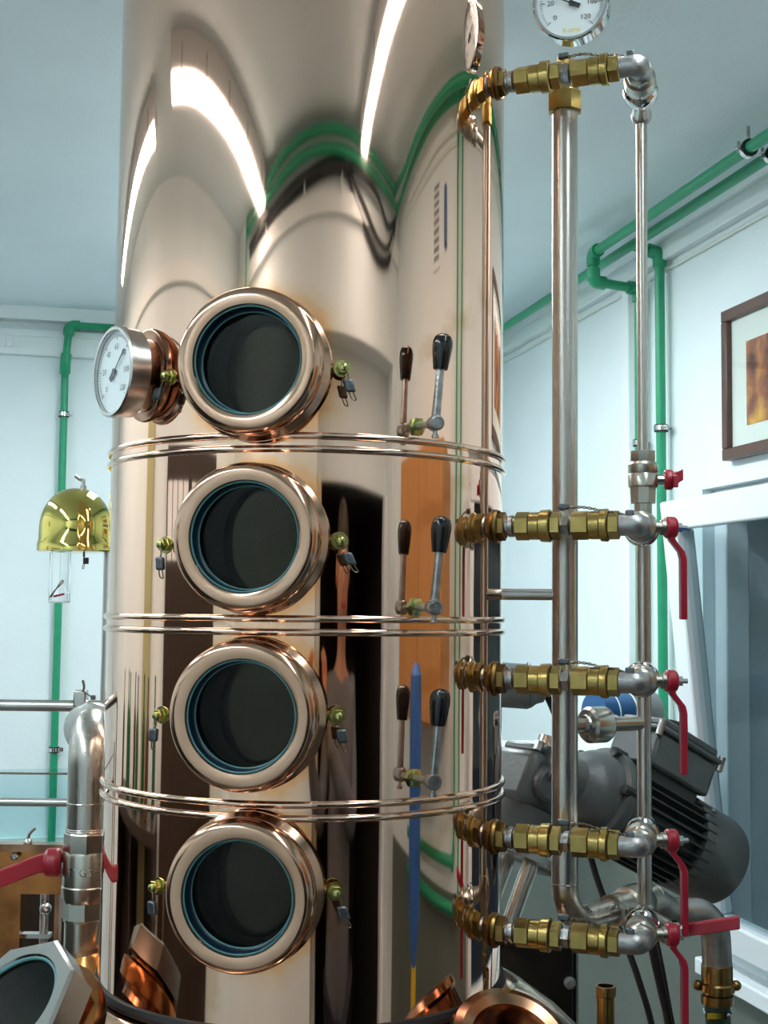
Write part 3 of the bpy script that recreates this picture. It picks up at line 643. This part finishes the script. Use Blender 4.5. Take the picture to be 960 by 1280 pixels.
MB().tube(fillet([vo+Z*hz(1040), top, top+CF*.085-CR*.012], .050, 14), 25*sl, 36).build('tube', M['steel'], t)
for p_ in (1004, 1036, 1038.5): MB().torus(vo+Z*hz(p_), Z, 25*sl, .0010, 36, 6).build('weld_seam', M['steel_x'], t)
fe = top+CF*.052-CR*.010-Z*.002
MB().rev([(.024, -.004), (.031, -.002), (.0325, .003), (.031, .010), (.026, .011)], fe, (CF-CR*.12).normalized(), 40).build('ferrule', M['steel_x'], t)
# long horizontal pipes behind it
def hpipe(name, py, px1, d, r, mt, label, px0=-160):
    a = P(px0, py, d); b = P(px1, py, d); a.z = b.z = P(60, py, d).z
    return MB().cyl(a, b, r, 20).build(name, mt, label=label, cat='pipe')
pa_, pb_ = P(136, 882, 1.72), P(-210, 882, 1.72); pa_.z = pb_.z = P(60, 882, 1.72).z
MB().tube(fillet([pa_, pb_, Vector((pb_.x, pb_.y, 0))], .03, 8), .0075, 20).build('cross_pipe', M['steel_x'], label='horizontal steel pipe with clamp ferrule above the fat elbow', cat='pipe')
t = thing('pipe_ferrule', 'steel clamp ferrule with wire seal on the horizontal pipe', 'clamp', P(99, 890, 1.71))
MB().cbox(91, 863, 107, 884, 1.70, .018).build('clamp_block', M['steel_x'], t, bevel=.002)
q = P(104, 864, 1.70)
MB().tube(smooth([q, q+Z*.006+CR*.001, q+Z*.014-CR*.001], 4), .0016, 8).tube(smooth([q, q+CR*.006-Z*.004, q+CR*.012-Z*.008], 4), .001, 6).build('seal_wire', M['wire'], t)
MB().box(q+CR*.013-Z*.008, .006, .005, .006, CR, CF, Z).build('lead_seal', M['lead'], t, bevel=.001)
hpipe('guard_rail', 1003, 88, 1.95, .0062, M['steel_x'], 'thin bright steel rail crossing behind the fat elbow', -330)
hpipe('steel_cable', 967, 90, 2.0, .0016, M['wire'], 'thin dark cable stretched above the bright steel rail', -318)
q = P(-337, 1003, 1.97)
MB().rev([(.040, 0), (.040, .006), (.013, .008), (.013, P(0, 950, 1.97).z), (.009, P(0, 945, 1.97).z)], Vector((q.x, q.y, 0)), Z, 24).build('rail_post', M['steel_x'], label='upright steel post holding the end of the bright rail', cat='post')
# upright pipe carrying the brass dome
dd_ = 1.90; sd_ = dd_/1650
a = P(131, 870, dd_); b = P(133, 660, dd_); b.x, b.y = a.x, a.y
MB().cyl(Vector((a.x, a.y, 1.2)), b, .0066, 20).build('upright_pipe', M['steel'], label='upright steel pipe holding the polished brass dome', cat='pipe')
bc = P(94, 690, dd_)
t = thing('brass_dome', 'polished brass bell-shaped dome beside the copper column', 'dome', bc)
rr = 47*sd_
pr = [(rr*.97, 0), (rr*1.0, .0006), (rr*1.0, 10*sd_), (rr*.985, 11*sd_), (rr*.985, 13*sd_), (rr*.965, 14.5*sd_)]
for k in range(1, 15):
    a_ = k/14*math.pi/2; pr.append((max(.0005, rr*.965*math.cos(a_)**.9), 27*sd_+53*sd_*math.sin(a_)))
MB().rev(pr, bc, Z, 72).build('shell', M['brass_pol'], t, angle=40)
tp = bc+Z*80*sd_+CR*8*sd_
MB().cyl(tp-Z*.004, tp+Z*.004, .0045, 12).cyl(tp, tp+Z*.013, .0026, 10).tube([tp+Z*.012, tp+Z*.013-CR*.006, tp+Z*.018-CR*.012], .0024, 8).build('seal_screw', M['zinc'], t)
bq = P(105, 693, dd_-.03)
MB().cyl(bq+Z*.004, bq-Z*.004, .0015, 8).box(bq-Z*.009+CR*.003, .007, .006, .009, CR, CF, Z).build('lead_seal', M['rubber'], t, bevel=.0015)
MB().tube(smooth([bq-Z*.013+CR*.001, bq-Z*.020, bq-Z*.019-CR*.002, bq-Z*.012], 4), .0006, 6).build('seal_wire', M['wire'], t)
# glass test tube under the dome
gc_ = P(74, 752, dd_)
t = thing('glass_tube', 'clear liquid-filled glass tube hanging below the brass dome', 'glass tube', gc_)
MB().rev([(.0145, .0), (.0150, .001), (.0150, 60*sd_), (.0145, 61*sd_)], gc_, Z, 48).build('tube', M['liquid'], t)
MB().rev([(.0148, -.0015), (.0158, -.001), (.0158, .0012), (.0152, .0014)], gc_, Z, 40).build('foot_ring', M['dial'], t)
q = gc_-CF*.019
t2 = MB().tube(smooth([q-CR*.009+Z*.006, q+Z*.016-CR*.002, q+Z*.027+CR*.009, q+Z*.030+CR*.008, q+Z*.020+CR*.001, q-CR*.007+Z*.006], 6), .0009, 6)
t2.build('wire_loop', M['wire'], t)
MB().box(q+Z*.009+CR*.004, .016, .003, .003, (CR+Z*.25).normalized(), CF, (Z-CR*.25).normalized()).build('red_tag', M['red'], t, bevel=.001)
# copper furnace housing in the back on the left
t = thing('copper_housing', 'tarnished copper machine housing with dark opening behind the red lever', 'machine', P(-40, 1300, 2.3))
MB().cbox(-140, 1062, 24, 1400, 2.28, .02).build('side_plate', M['copper_old'], t)
MB().cbox(24.5, 1062, 150, 1117, 2.285, .02).build('top_band', M['copper_old'], t)
MB().cbox(-140, 1057, 150, 1063, 2.27, .03).build('top_edge', M['copper_dark'], t)
MB().cbox(20, 1110, 160, 1400, 2.60, .02).build('back_plate', M['darkwood'], t)
MB().cbox(63, 1117, 72, 1400, 2.29, .02).build('mullion', M['copper_dark'], t)
a = P(56, 1400, 2.34); b = P(56, 1117, 2.34); MB().cyl(Vector((b.x, b.y, a.z)), b, .0075, 16).sphere(P(57, 1136, 2.335), .011, 14, 8).build('inner_pipe', M['zinc'], t)
MB().cbox(26, 1168, 62, 1173, 2.31, .02).build('shelf_bar', M['steel_x'], t)
MB().rev([(.007, 0), (.007, .006), (.004, .008)], P(19, 1070, 2.28), -CF, 6).build('bolt', M['zinc'], t)
q = P(35, 1054, 2.28)
MB().sphere(q, .0085, 14, 8).tube(smooth([q, q+Z*.016+CR*.002, q+Z*.026+CR*.012], 5), .0028, 8).build('wing_screw', M['nickel'], t)
# acrylic sheet standing on the back wall
MB().box(Vector((-.10, YB-.085, 1.12)), .75, .006, .23, X, Y, Z).build('acrylic_sheet', M['sheet'], label='clear acrylic sheet standing before the back wall', cat='sheet')
MB().bb(-.60, .40, YB-.014, YB, .60, 1.005).build('wall_board', M['paper'], label='cream board on the back wall below the acrylic sheet', cat='board')

# ------------------------------------------------------------------ green pipes, ducts and clamps
def green_run(label, pts, r=.0125, fit=(), ends=()):
    t = thing('green_pipe', label, 'pipe', pts[0])
    MB().tube(fillet(pts, .016, 6), r, 18).build('tube', M['green'], t, angle=60)
    for i in fit:
        a, b, c = pts[i-1], pts[i], pts[i+1]
        d1 = (a-b).normalized(); d2 = (c-b).normalized()
        MB().tube(fillet([b+d1*.034, b, b+d2*.034], .018, 8), r*1.42, 20).build('elbow', M['green'], t, angle=60)
    return t
PZ = 2.69; XP1, XP2 = 1.31, 1.375
green_run('green ceiling pipe nearer the room that drops and turns to the wall', [Vector((XP1, .25, PZ)), Vector((XP1, 3.17, PZ)), Vector((XP1, 3.17, 2.615)), Vector((1.452, 3.20, 2.612)), Vector((1.452, 3.20, 1.34)), Vector((1.479, 3.20, 1.335))], fit=(1, 2, 3))
green_run('green ceiling pipe hugging the wall, running on to the back wall', [Vector((XP2, .25, PZ)), Vector((XP2, YB-.06, PZ)), Vector((-.02, YB-.06, 2.69)), Vector((-.03, YB-.06, 2.56)), Vector((-.03, YB-.03, 2.52)), Vector((-.03, YB-.03, .6))], fit=(1, 2, 3))
green_run('green branch pipe running down the wall beside the picture frame', [Vector((XP2, 3.075, PZ)), Vector((1.452, 3.075, 2.675)), Vector((1.452, 3.065, 1.34)), Vector((1.479, 3.065, 1.335))], fit=(1,))
# pipes around the rest of the room (seen mirrored in the column)
green_run('upper green pipe along the wall over the doorway', [Vector((XP1, .25, PZ+.0)), Vector((XP1, YF+.08, PZ+.02)), Vector((-1.25, YF+.08, PZ+.02)), Vector((-1.25, YF+.08, 2.45))], fit=(1, 2))
green_run('lower green pipe along the wall over the doorway', [Vector((XP2, .25, PZ)), Vector((XP2, YF+.075, PZ-.015)), Vector((-1.22, YF+.075, PZ-.015))], fit=(1,))
green_run('green pipe dropping down the wall nearer the oak cupboard', [Vector((XP1, 1.16, PZ)), Vector((1.445, 1.155, 2.66)), Vector((1.445, 1.15, 1.30)), Vector((1.445, .3, 1.30))], fit=(1, 2))
green_run('green pipe dropping down the wall nearer the window', [Vector((XP2, 1.235, PZ)), Vector((1.445, 1.235, 2.66)), Vector((1.445, 1.23, 1.22)), Vector((1.445, .3, 1.22))], fit=(1, 2))
def clamp(o, ax, toward, label, r=.0125):
    t = thing('pipe_clamp', label, 'clamp', o, 'steel pipe clamps with rubber lining')
    MB().rev([(r, -.009), (r+.005, -.009), (r+.005, .009), (r, .009)], o, ax, 28, False, False).build('rubber_lining', M['rubber'], t)
    MB().rev([(r+.005, -.006), (r+.0068, -.006), (r+.0068, .006), (r+.005, .006)], o, ax, 28, False, False).build('steel_band', M['chrome'], t)
    s = ax.cross(toward).normalized()
    MB().box(o-s*(r+.010), .011, .012, .004, s, ax, toward).build('clamp_ear', M['chrome'], t)
    MB().cyl(o-s*(r+.010)-toward*.010, o-s*(r+.010)+toward*.012, .003, 10).build('screw', M['zinc'], t)
    MB().cyl(o+toward*(r+.005), o+toward*.045, .0035, 10).build('threaded_rod', M['zinc'], t)
clamp(Vector((-.03, YB-.03, 2.395)), Z, Y, 'pipe clamp on the green pipe above the brass dome')
clamp(Vector((-.03, YB-.03, 1.29)), Z, Y, 'pipe clamp on the green pipe beside the fat steel elbow')
clamp(Vector((1.452, 3.07, 2.222)), Z, X, 'pipe clamp on the green branch beside the picture frame')
clamp(Vector((1.452, 3.20, 2.20)), Z, X, 'pipe clamp on the green drop partly behind the riser')
clamp(Vector((XP1, 2.36, PZ)), Y, Z, 'pipe clamp hanging the room-side ceiling pipe')
clamp(Vector((XP2, 2.38, PZ)), Y, Z, 'pipe clamp hanging the wall-side ceiling pipe')
# cable ducts
t = thing('cable_duct', 'white cable duct along the top of the picture wall', 'cable duct', (XR-.01, 2, 2.64))
MB().bb(XR-.028, XR, WY0-1.2, YB-.03, 2.655, 2.715).build('duct_body', M['duct'], t, bevel=.003)
MB().bb(XR-.031, XR-.027, WY0-1.2, YB-.03, 2.700, 2.716).build('duct_lid', M['duct'], t)
MB().cyl(Vector((XR-.006, .1, 2.635)), Vector((XR-.006, YB-.02, 2.635)), .005, 10).build('surface_cable', M['paper'], label='cream cable clipped under the duct on picture wall', cat='cable')
t = thing('cable_duct', 'white cable duct with sockets across the back wall', 'cable duct', (.2, YB-.02, 2.59))
MB().bb(XL, XR-.03, YB-.03, YB, 2.590, 2.672).build('duct_body', M['duct'], t, bevel=.003)
MB().bb(XL, XR-.03, YB-.034, YB-.029, 2.652, 2.674).build('duct_lid', M['duct'], t)
for k in range(3): MB().bb(-.24+.022*k, -.225+.022*k, YB-.036, YB-.029, 2.612, 2.640).build('socket', M['dial'], t)
t = thing('cable_duct', 'white upright cable duct on the wall beside the riser', 'cable duct', (XR-.01, 3.32, 1.34))
MB().bb(XR-.022, XR, 3.285, 3.33, 1.34, 2.632).build('duct_body', M['duct'], t, bevel=.003)

# ------------------------------------------------------------------ picture on the right wall
t = thing('picture_frame', 'walnut-framed picture with cream mount hanging above the window', 'picture', (XR-.01, 2.4, 2.10))
py0, py1, pz0, pz1 = 2.02, 2.757, 2.104, 2.452; fw = .027
for b in ((py0, py1, pz0, pz0+fw), (py0, py1, pz1-fw, pz1), (py0, py0+fw, pz0+fw, pz1-fw), (py1-fw, py1, pz0+fw, pz1-fw)):
    MB().bb(XR-.026, XR-.001, *b).build('frame_bar', M['frame'], t, bevel=.003)
MB().bb(XR-.012, XR-.006, py0+fw-.002, py1-fw+.002, pz0+fw-.002, pz1-fw+.002).build('mount', M['paper'], t)
MB().bb(XR-.0135, XR-.0119, py0+.115, py1-.095, 2.175, 2.365).build('print', M['picture'], t)
MB().bb(XR-.019, XR-.017, py0+fw-.002, py1-fw+.002, pz0+fw-.002, pz1-fw+.002).build('picture_glass', M['dialglass'], t)

# ------------------------------------------------------------------ gear motor behind the riser
def motor():
    A = P(752, 998, 1.74); B = P(893, 1077, 1.85); ax = (B-A).normalized(); L = (B-A).length
    upv = (Z-ax*Z.dot(ax)).normalized(); sd = ax.cross(upv).normalized()
    t = thing('gear_motor', 'dark grey finned gear motor with terminal box behind the riser', 'motor', A-Z*.07)
    r = .062
    MB().rev([(.02, -.01), (r*.80, -.006), (r*.95, 0), (r*.97, .012), (r*.92, .016), (r*.84, .02), (r*.84, L*.62)], A, ax, 48).build('stator', M['greydark'], t); stt = LAST[0]
    for k in range(30):
        a = 2*math.pi*k/30; e = upv*math.cos(a)+sd*math.sin(a); s = ax.cross(e)
        MB().box(A+ax*(.022+L*.29)+e*r*.90, L*.58, .0028, .018, ax, s, e).build('cooling_fin', M['greydark'], stt)
    MB().rev([(r*1.02, L*.60), (r*1.04, L*.61), (r*1.04, L*.94), (r*1.0, L*.985), (r*.9, L), (r*.2, L+.001)], A, ax, 56).build('fan_cover', M['grey'], t); fc = LAST[0]
    for a in (40, 150, 220, 330):
        q = math.radians(a); e = upv*math.cos(q)+sd*math.sin(q)
        MB().rev([(.004, 0), (.004, .003), (.002, .004)], A+ax*L*.68+e*r*1.035, e, 10).build('screw', M['zinc'], fc)
    # terminal box
    bc = A+ax*(L*.33)+upv*(r+.024)-CF*.012
    MB().box(A+ax*(L*.32)+upv*(r*.95)-CF*.008, .105, .070, .035, ax, sd, upv).build('box_foot', M['greydark'], t, bevel=.004)
    MB().box(bc, .118, .085, .048, ax, sd, upv).build('terminal_box', M['grey'], t, bevel=.005); tb = LAST[0]
    MB().box(bc+upv*.0275, .128, .095, .008, ax, sd, upv).build('box_lid', M['grey'], tb, bevel=.003)
    MB().box(bc+upv*.0375, .112, .080, .012, ax, sd, upv).build('lid_top', M['grey'], tb, bevel=.004)
    MB().rev([(.017, .043), (.017, .056), (.012, .058)], bc+ax*.004, upv, 20).build('cable_gland', M['rubber'], tb)
    for i in (-1, 1):
        for j in (-1, 1):
            MB().cyl(bc+ax*i*.062+sd*j*.043+upv*.016, bc+ax*i*.062+sd*j*.043+upv*.036, .005, 10).build('screw', M['zinc'], tb)
    for k in (-1, 1):
        cq = A+ax*(L*.32+k*.026)+upv*(r*.92)+(-sd if sd.dot(CF) > 0 else sd)*.036
        nf = (-sd if sd.dot(CF) > 0 else sd)
        MB().torus(cq, nf, .012, .003, 24, 8).rev([(.010, -.002), (.010, .001)], cq, nf, 20).build('knockout', M['greydark'], tb)
    # gear housing on the left
    nf = (-sd if sd.dot(CF) > 0 else sd)
    MB().rev([(r*.42, -.115), (r*.46, -.075), (r*.52, -.060), (r*.74, -.048), (r*.88, -.034), (r*.92, -.018), (r*1.04, -.016), (r*1.06, -.014), (r*1.06, -.002), (r*1.04, 0), (r*.99, .001), (r*.99, .012)], A, ax, 48).build('gear_flange', M['grey'], t)
    for a in range(0, 360, 60):
        q = math.radians(a+20); e = upv*math.cos(q)+sd*math.sin(q)
        MB().cyl(A+e*r*1.0-ax*.026, A+e*r*1.0-ax*.004, .007, 6).build('flange_bolt', M['greydark'], t)
    gb = P(664, 980, 1.72)
    MB().box(gb, .090, .085, .070, ax, sd, upv).build('gearbox', M['grey'], t, bevel=.012); gx = LAST[0]
    MB().rev([(.022, .034), (.024, .042), (.022, .050), (.018, .053), (.001, .053)], gb-ax*.012, nf, 32).build('cover_cap', M['grey'], gx)
    MB().box(gb+upv*.038, .074, .07, .012, ax, sd, upv).build('gearbox_lid', M['grey'], gx, bevel=.004)
    MB().cyl(gb+upv*.036+ax*.010, gb+upv*.066+ax*.010, .020, 32).build('output_collar', M['steel_x'], t)
    for i in (-1, 1): MB().cyl(gb+ax*i*.034-nf*0+upv*.036+nf*.03, gb+ax*i*.034+upv*.048+nf*.03, .006, 6).build('lid_bolt', M['zinc'], gx)
    # bracket: shaft housing, flange and three legs onto the dome
    MB().rev([(.045, 0), (.042, -.03), (.038, -.055)], gb-upv*.033, upv, 40).build('shaft_housing', M['grey'], t)
    fo = gb-upv*.092-ax*.008
    MB().rev([(.070, -.008), (.074, -.006), (.074, .004), (.070, .006)], fo, upv, 48).build('mounting_flange', M['steel_x'], t)
    for a in (80, 200, 320):
        q = math.radians(a); e = ax*math.cos(q)+sd*math.sin(q)
        MB().cyl(fo+e*.050-upv*.004, fo+e*.050-upv*.085, .0105, 20).build('bracket_leg', M['steel_x'], t)
    MB().rev([(.072, -.098), (.078, -.094), (.078, -.084), (.070, -.082)], fo, upv, 48).build('dome_flange', M['steel_x'], t)
    return gb, upv
motor()
# grey round lamp behind the column edge, with cable
o = P(628, 856, 1.74)
t = thing('inspection_lamp', 'small grey round lamp housing peeking out behind the column', 'lamp housing', o)
MB().rev([(.024, -.03), (.0295, -.025), (.0295, .034), (.027, .040), (.022, .046), (.019, .055), (.012, .058)], o, (CR-Z*.06).normalized(), 40).build('housing', M['greylamp'], t)
MB().torus(o+CR*.034, CR, .0293, .0013, 40, 8).build('seam', M['grey'], t)
def cable(label, pts, r):
    MB().tube(smooth(pts, 8), r, 12).build('power_cable', M['rubber'], label=label, cat='cable', origin=pts[-1])
cable('black cable from the grey lamp down behind the thick standpipe', [P(682, 866, 1.74), P(692, 888, 1.76), P(706, 930, 1.84), P(722, 985, 1.90), P(733, 1050, 1.94), P(752, 1115, 1.94), P(778, 1170, 1.92), P(800, 1230, 1.9), P(818, 1300, 1.9), P(830, 1420, 1.9)], .0048)
cable('thicker black cable hanging straight below the lowest red valve', [P(812, 1165, 1.66), P(818, 1195, 1.66), P(828, 1240, 1.66), P(838, 1290, 1.66), P(850, 1420, 1.68)], .0062)
cable('thin black twisted lead beside the thicker hanging cable', [P(820, 1165, 1.65), P(829, 1210, 1.65), P(838, 1260, 1.65), P(846, 1310, 1.65), P(852, 1420, 1.65)], .0018)
# black switch box and brass stub, blue container
t = thing('switch_box', 'black switch box below the brass union lines', 'box', P(680, 1260, 2.0))
MB().cbox(600, 1176, 719, 1330, 2.0, .12).build('box_body', M['black'], t, bevel=.004)
MB().rev([(.009, 0), (.009, .006), (.005, .009)], P(712, 1228, 2.0), -CF, 20).build('button', M['greylamp'], t)
MB().cbox(720, 1172, 724, 1330, 2.0, .12).build('side_plate', M['greylamp'], t)
q = P(757, 1232, 1.50)
t = thing('brass_stub', 'open upright brass pipe stub in front of the grey wall', 'pipe', P(757, 1330, 1.50))
q0 = P(757, 1400, 1.5)
MB().rev([(.0105, q0.z), (.0105, q.z-.012), (.0118, q.z-.011), (.0118, q.z-.001), (.0112, q.z), (.0092, q.z), (.0088, q.z-.003), (.0088, q.z-.03), (.0001, q.z-.03)], Vector((q.x, q.y, 0)), Z, 32).build('stub', M['brass_old'], t)
bo = P(748, 893, 3.05)
t = thing('striped_canister', 'blue and white banded round canister behind the riser', 'canister', bo-Z*.06)
for k, (x0, x1, mt) in enumerate(((-.012, .024, 'bluelabel'), (.024, .028, 'dial'), (.028, .072, 'bluelabel'), (.072, .077, 'dial'), (.077, .15, 'greylamp'))):
    MB().rev([(.052, x0), (.052, x1)], bo, (CR+CF*.5).normalized(), 40).build('band', M[mt], t)
MB().bb(XR-.30, XR, 3.36, 3.75, 1.36, 1.375).build('wall_shelf', M['duct'], label='small white shelf under the blue banded canister', cat='shelf')

# ------------------------------------------------------------------ things in the room seen only mirrored in the column
t = thing('wall_cupboard', 'oak veneer wall cupboard beside the window', 'cupboard', (1.27, .75, 1.565))
MB().bb(1.09, XR, .45, 1.05, 1.565, 2.03).build('carcass', M['wood'], t, bevel=.004)
MB().bb(1.07, 1.089, .455, .748, 1.57, 2.025).build('door', M['wood'], t, bevel=.003)
MB().bb(1.07, 1.089, .752, 1.045, 1.57, 2.025).build('door', M['wood'], t, bevel=.003)
t = thing('cleaning_pole', 'blue and yellow cleaning pole leaning beside the oak cupboard', 'pole', (.74, .96, 0))
MB().rev([(.001, 0), (.016, .004), (.016, 1.27)], Vector((.76, .96, 0)), Z, 20).build('shaft', M['yellow'], t)
MB().rev([(.006, 1.25), (.038, 1.34), (.040, 1.62), (.036, 1.665), (.018, 1.68), (.001, 1.682)], Vector((.76, .96, 0)), Z, 28).build('grip', M['blue'], t)
t = thing('vent_grille', 'small white slatted vent high on the wall by the cupboard', 'vent', (XR-.01, .77, 2.45))
MB().bb(XR-.012, XR, .72, .84, 2.42, 2.60).build('vent_plate', M['duct'], t, bevel=.003)
for k in range(9): MB().bb(XR-.017, XR-.011, .735, .825, 2.437+.018*k, 2.446+.018*k).build('slat', M['greylamp'], t)
MB().bb(XR-.03, XR, .92, .96, 2.45, 2.57).build('blue_sensor', M['bluelabel'], label='small dark blue sensor box beside the vent', cat='sensor', bevel=.003)
cy = YF+.035
def hang(label, pts, r, off=0): MB().tube(smooth([Vector((a, cy+off, b)) for a, b in pts], 10), r, 10).build('black_cable', M['rubber'], label=label, cat='cable')
hang('black cable loop hanging lowest above the doorway', [(-1.2, 2.625), (-.4, 2.625), (.38, 2.655), (.60, 2.60), (.88, 2.53), (1.06, 2.515), (1.25, 2.55), (1.38, 2.66)], .011, -.015)
hang('black cable loop hanging second lowest above the doorway', [(-1.2, 2.640), (-.4, 2.640), (.38, 2.665), (.62, 2.62), (.90, 2.56), (1.06, 2.545), (1.22, 2.57), (1.38, 2.67)], .009, .007)
hang('black cable loop hanging highest above the doorway', [(-1.0, 2.632), (.2, 2.645), (.60, 2.655), (.95, 2.64), (1.15, 2.60), (1.30, 2.63), (1.40, 2.68)], .010, .029)
for x_, l in ((-.14, 'white bracket on the cable ledge, middle of the wall'), (.40, 'white bracket above the doorway beside the cable loops'), (-.80, 'white bracket on the cable ledge near the left wall')):
    MB().bb(x_-.012, x_+.012, YF, YF+.035, 2.60, 2.665).build('cable_bracket', M['duct'], label=l, cat='bracket')

# bench with bottles along the left wall
t = thing('bottle_rack', 'dark wooden rack with two shelves by the left wall', 'rack', (XL+.18, 2.15, 0))
for y_ in (1.58, 2.16, 2.74): MB().bb(XL+.001, XL+.36, y_, y_+.03, 0, 1.28).build('upright', M['darkwood'], t)
for z_ in (.30, .80, 1.28): MB().bb(XL+.001, XL+.37, 1.56, 2.79, z_, z_+.03).build('shelf', M['darkwood'], t)
MB().bb(XL+.001, XL+.02, 1.56, 2.79, .02, 1.28).build('back_panel', M['darkwood'], t)
for k in range(8):
    bx = XL+.14+.10*(k % 2); by = 1.66+.145*k
    mt_ = ('bottle_green', 'bottle_brown')[k % 3 == 1]
    MB().rev([(.030, 0), (.036, .004), (.036, .17), (.033, .19), (.015, .225), (.0135, .28), (.016, .283), (.016, .295), (.012, .297)], Vector((bx, by, 1.31)), Z, 20)\
        .build('bottle', M[mt_], label=('green' if mt_ == 'bottle_green' else 'brown')+' glass bottle standing on the dark wooden rack', cat='bottle', group=('green' if mt_ == 'bottle_green' else 'brown')+' bottles on the rack')
# ------------------------------------------------------------------ the photographer in the doorway (mirrored in the column)
def skin_body(name, joints, edges, mt, parent, origin, sub=2, root=0):
    me = bpy.data.meshes.new(name); me.from_pydata([Vector(j[0])-Vector((0, 0, 0)) for j in joints], edges, []); me.update()
    o = bpy.data.objects.new(name, me); COL.objects.link(o); o.parent = parent; o.location = origin-WL[parent]; WL[o] = origin.copy()
    sk = o.modifiers.new('skin', 'SKIN'); sk.use_smooth_shade = True
    if not me.skin_vertices: me.attributes.new('skin', 'FLOAT', 'POINT')
    for i, j in enumerate(joints): me.skin_vertices[0].data[i].radius = (j[1], j[2] if len(j) > 2 else j[1])
    me.skin_vertices[0].data[root].use_root = True
    sb = o.modifiers.new('smooth', 'SUBSURF'); sb.levels = sub; sb.render_levels = sub
    me.materials.append(mt); return o
def person():
    B = Vector((.50, -.25, 0)); K = 1.09
    t = thing('person', 'person in a grey long-sleeved shirt standing in the dark doorway, hands raised', 'person', B)
    V = lambda x, y, z: Vector((x*K, y*K, z*K))
    def sc(L): return [(V(*q[0]),)+tuple(r*K for r in q[1:]) for q in L]
    J = [((0, 0, .98), .15, .11), ((0, .0, 1.18), .135, .10), ((0, .0, 1.38), .155, .105), ((0, .02, 1.49), .062), ((0, .04, 1.56), .055), ((0, .085, 1.65), .082, .092), ((0, .075, 1.75), .078, .088),
         ((.17, .0, 1.43), .055), ((.20, .06, 1.20), .045), ((-.02, .20, 1.30), .034), ((-.23, .235, 1.42), .028),
         ((-.17, .0, 1.43), .055), ((-.25, .06, 1.21), .045), ((-.36, .17, 1.30), .034), ((-.40, .235, 1.42), .026),
         ((.095, 0, .88), .085), ((.10, .02, .50), .06), ((.10, -.01, .10), .042), ((.10, .10, .045), .035),
         ((-.095, 0, .88), .085), ((-.10, .02, .50), .06), ((-.10, -.01, .10), .042), ((-.10, .10, .045), .035)]
    Ed = [(0, 1), (1, 2), (2, 3), (3, 4), (4, 5), (5, 6), (2, 7), (7, 8), (8, 9), (9, 10), (2, 11), (11, 12), (12, 13), (13, 14), (0, 15), (15, 16), (16, 17), (17, 18), (0, 19), (19, 20), (20, 21), (21, 22)]
    skin_body('body', sc(J), Ed, M['body'], t, B)
    sh = [((0, 0, .96), .165, .125), ((0, .0, 1.18), .152, .117), ((0, .0, 1.38), .172, .122), ((0, .005, 1.465), .085),
          ((.17, .0, 1.43), .072), ((.20, .06, 1.20), .060), ((-.02, .20, 1.30), .048), ((-.19, .23, 1.395), .042),
          ((-.17, .0, 1.43), .072), ((-.25, .06, 1.21), .060), ((-.36, .17, 1.30), .048), ((-.39, .22, 1.39), .042)]
    skin_body('shirt', sc(sh), [(0, 1), (1, 2), (2, 3), (2, 4), (4, 5), (5, 6), (6, 7), (2, 8), (8, 9), (9, 10), (10, 11)], M['shirt'], t, B)
    tr = [((0, 0, .97), .160, .12), ((.095, 0, .87), .10), ((.10, .02, .50), .078), ((.10, -.01, .10), .062), ((-.095, 0, .87), .10), ((-.10, .02, .50), .078), ((-.10, -.01, .10), .062)]
    skin_body('trousers', sc(tr), [(0, 1), (1, 2), (2, 3), (0, 4), (4, 5), (5, 6)], M['trousers'], t, B)
    MB().sphere(B+V(0, .025, 1.745), .080*K, 24, 14).build('hair', M['hair'], t)
    for k, wr in enumerate((V(-.23, .235, 1.42), V(-.40, .235, 1.42))):
        sgn = 1 if k == 0 else -1
        hj = [(wr, .026), (wr+Vector((0, .004, .045)), .032, .016)]; he = [(0, 1)]
        for f in range(4):
            b = wr+Vector((sgn*(-.024+.016*f), .006, .078)); ln = (.062, .070, .066, .052)[f]
            i0 = len(hj); hj += [(b, .0095), (b+Vector((-sgn*.006, .006, ln*.45)), .0088), (b+Vector((-sgn*.020, .004, ln*.75)), .0078)]
            he += [(1, i0), (i0, i0+1), (i0+1, i0+2)]
        b = wr+Vector((-sgn*.034, .000, .040)); i0 = len(hj); hj += [(b, .011), (b+Vector((-sgn*.018, .002, .026)), .0092)]; he += [(1, i0), (i0, i0+1)]
        skin_body('hand', hj, he, M['skin'], t, B)
    for sx in (-.032, .032): MB().sphere(B+V(sx, .158, 1.695), .011, 12, 8).build('eye', M['dial'], t)
    MB().rev([(.006, 0), (.016, .012), (.010, .05), (.004, .056)], B+V(0, .168, 1.645), Vector((0, .12, 1)).normalized(), 12).build('nose', M['skin'], t)
    MB().tube(smooth([B+V(-.028, .152, 1.618), B+V(0, .168, 1.615), B+V(.028, .152, 1.618)], 5), .006, 8).build('mouth', M['red'], t)
    for sx in (-1, 1):
        MB().torus(B+V(sx*.085, .07, 1.68), X, .022, .008, 20, 8).build('ear', M['skin'], t)
        MB().rev([(.034, 0), (.045, .004), (.048, .03), (.035, .06), (.01, .075)], B+V(sx*.10, .07, 0), Z, 20).build('shoe', M['rubber'], t)
person()
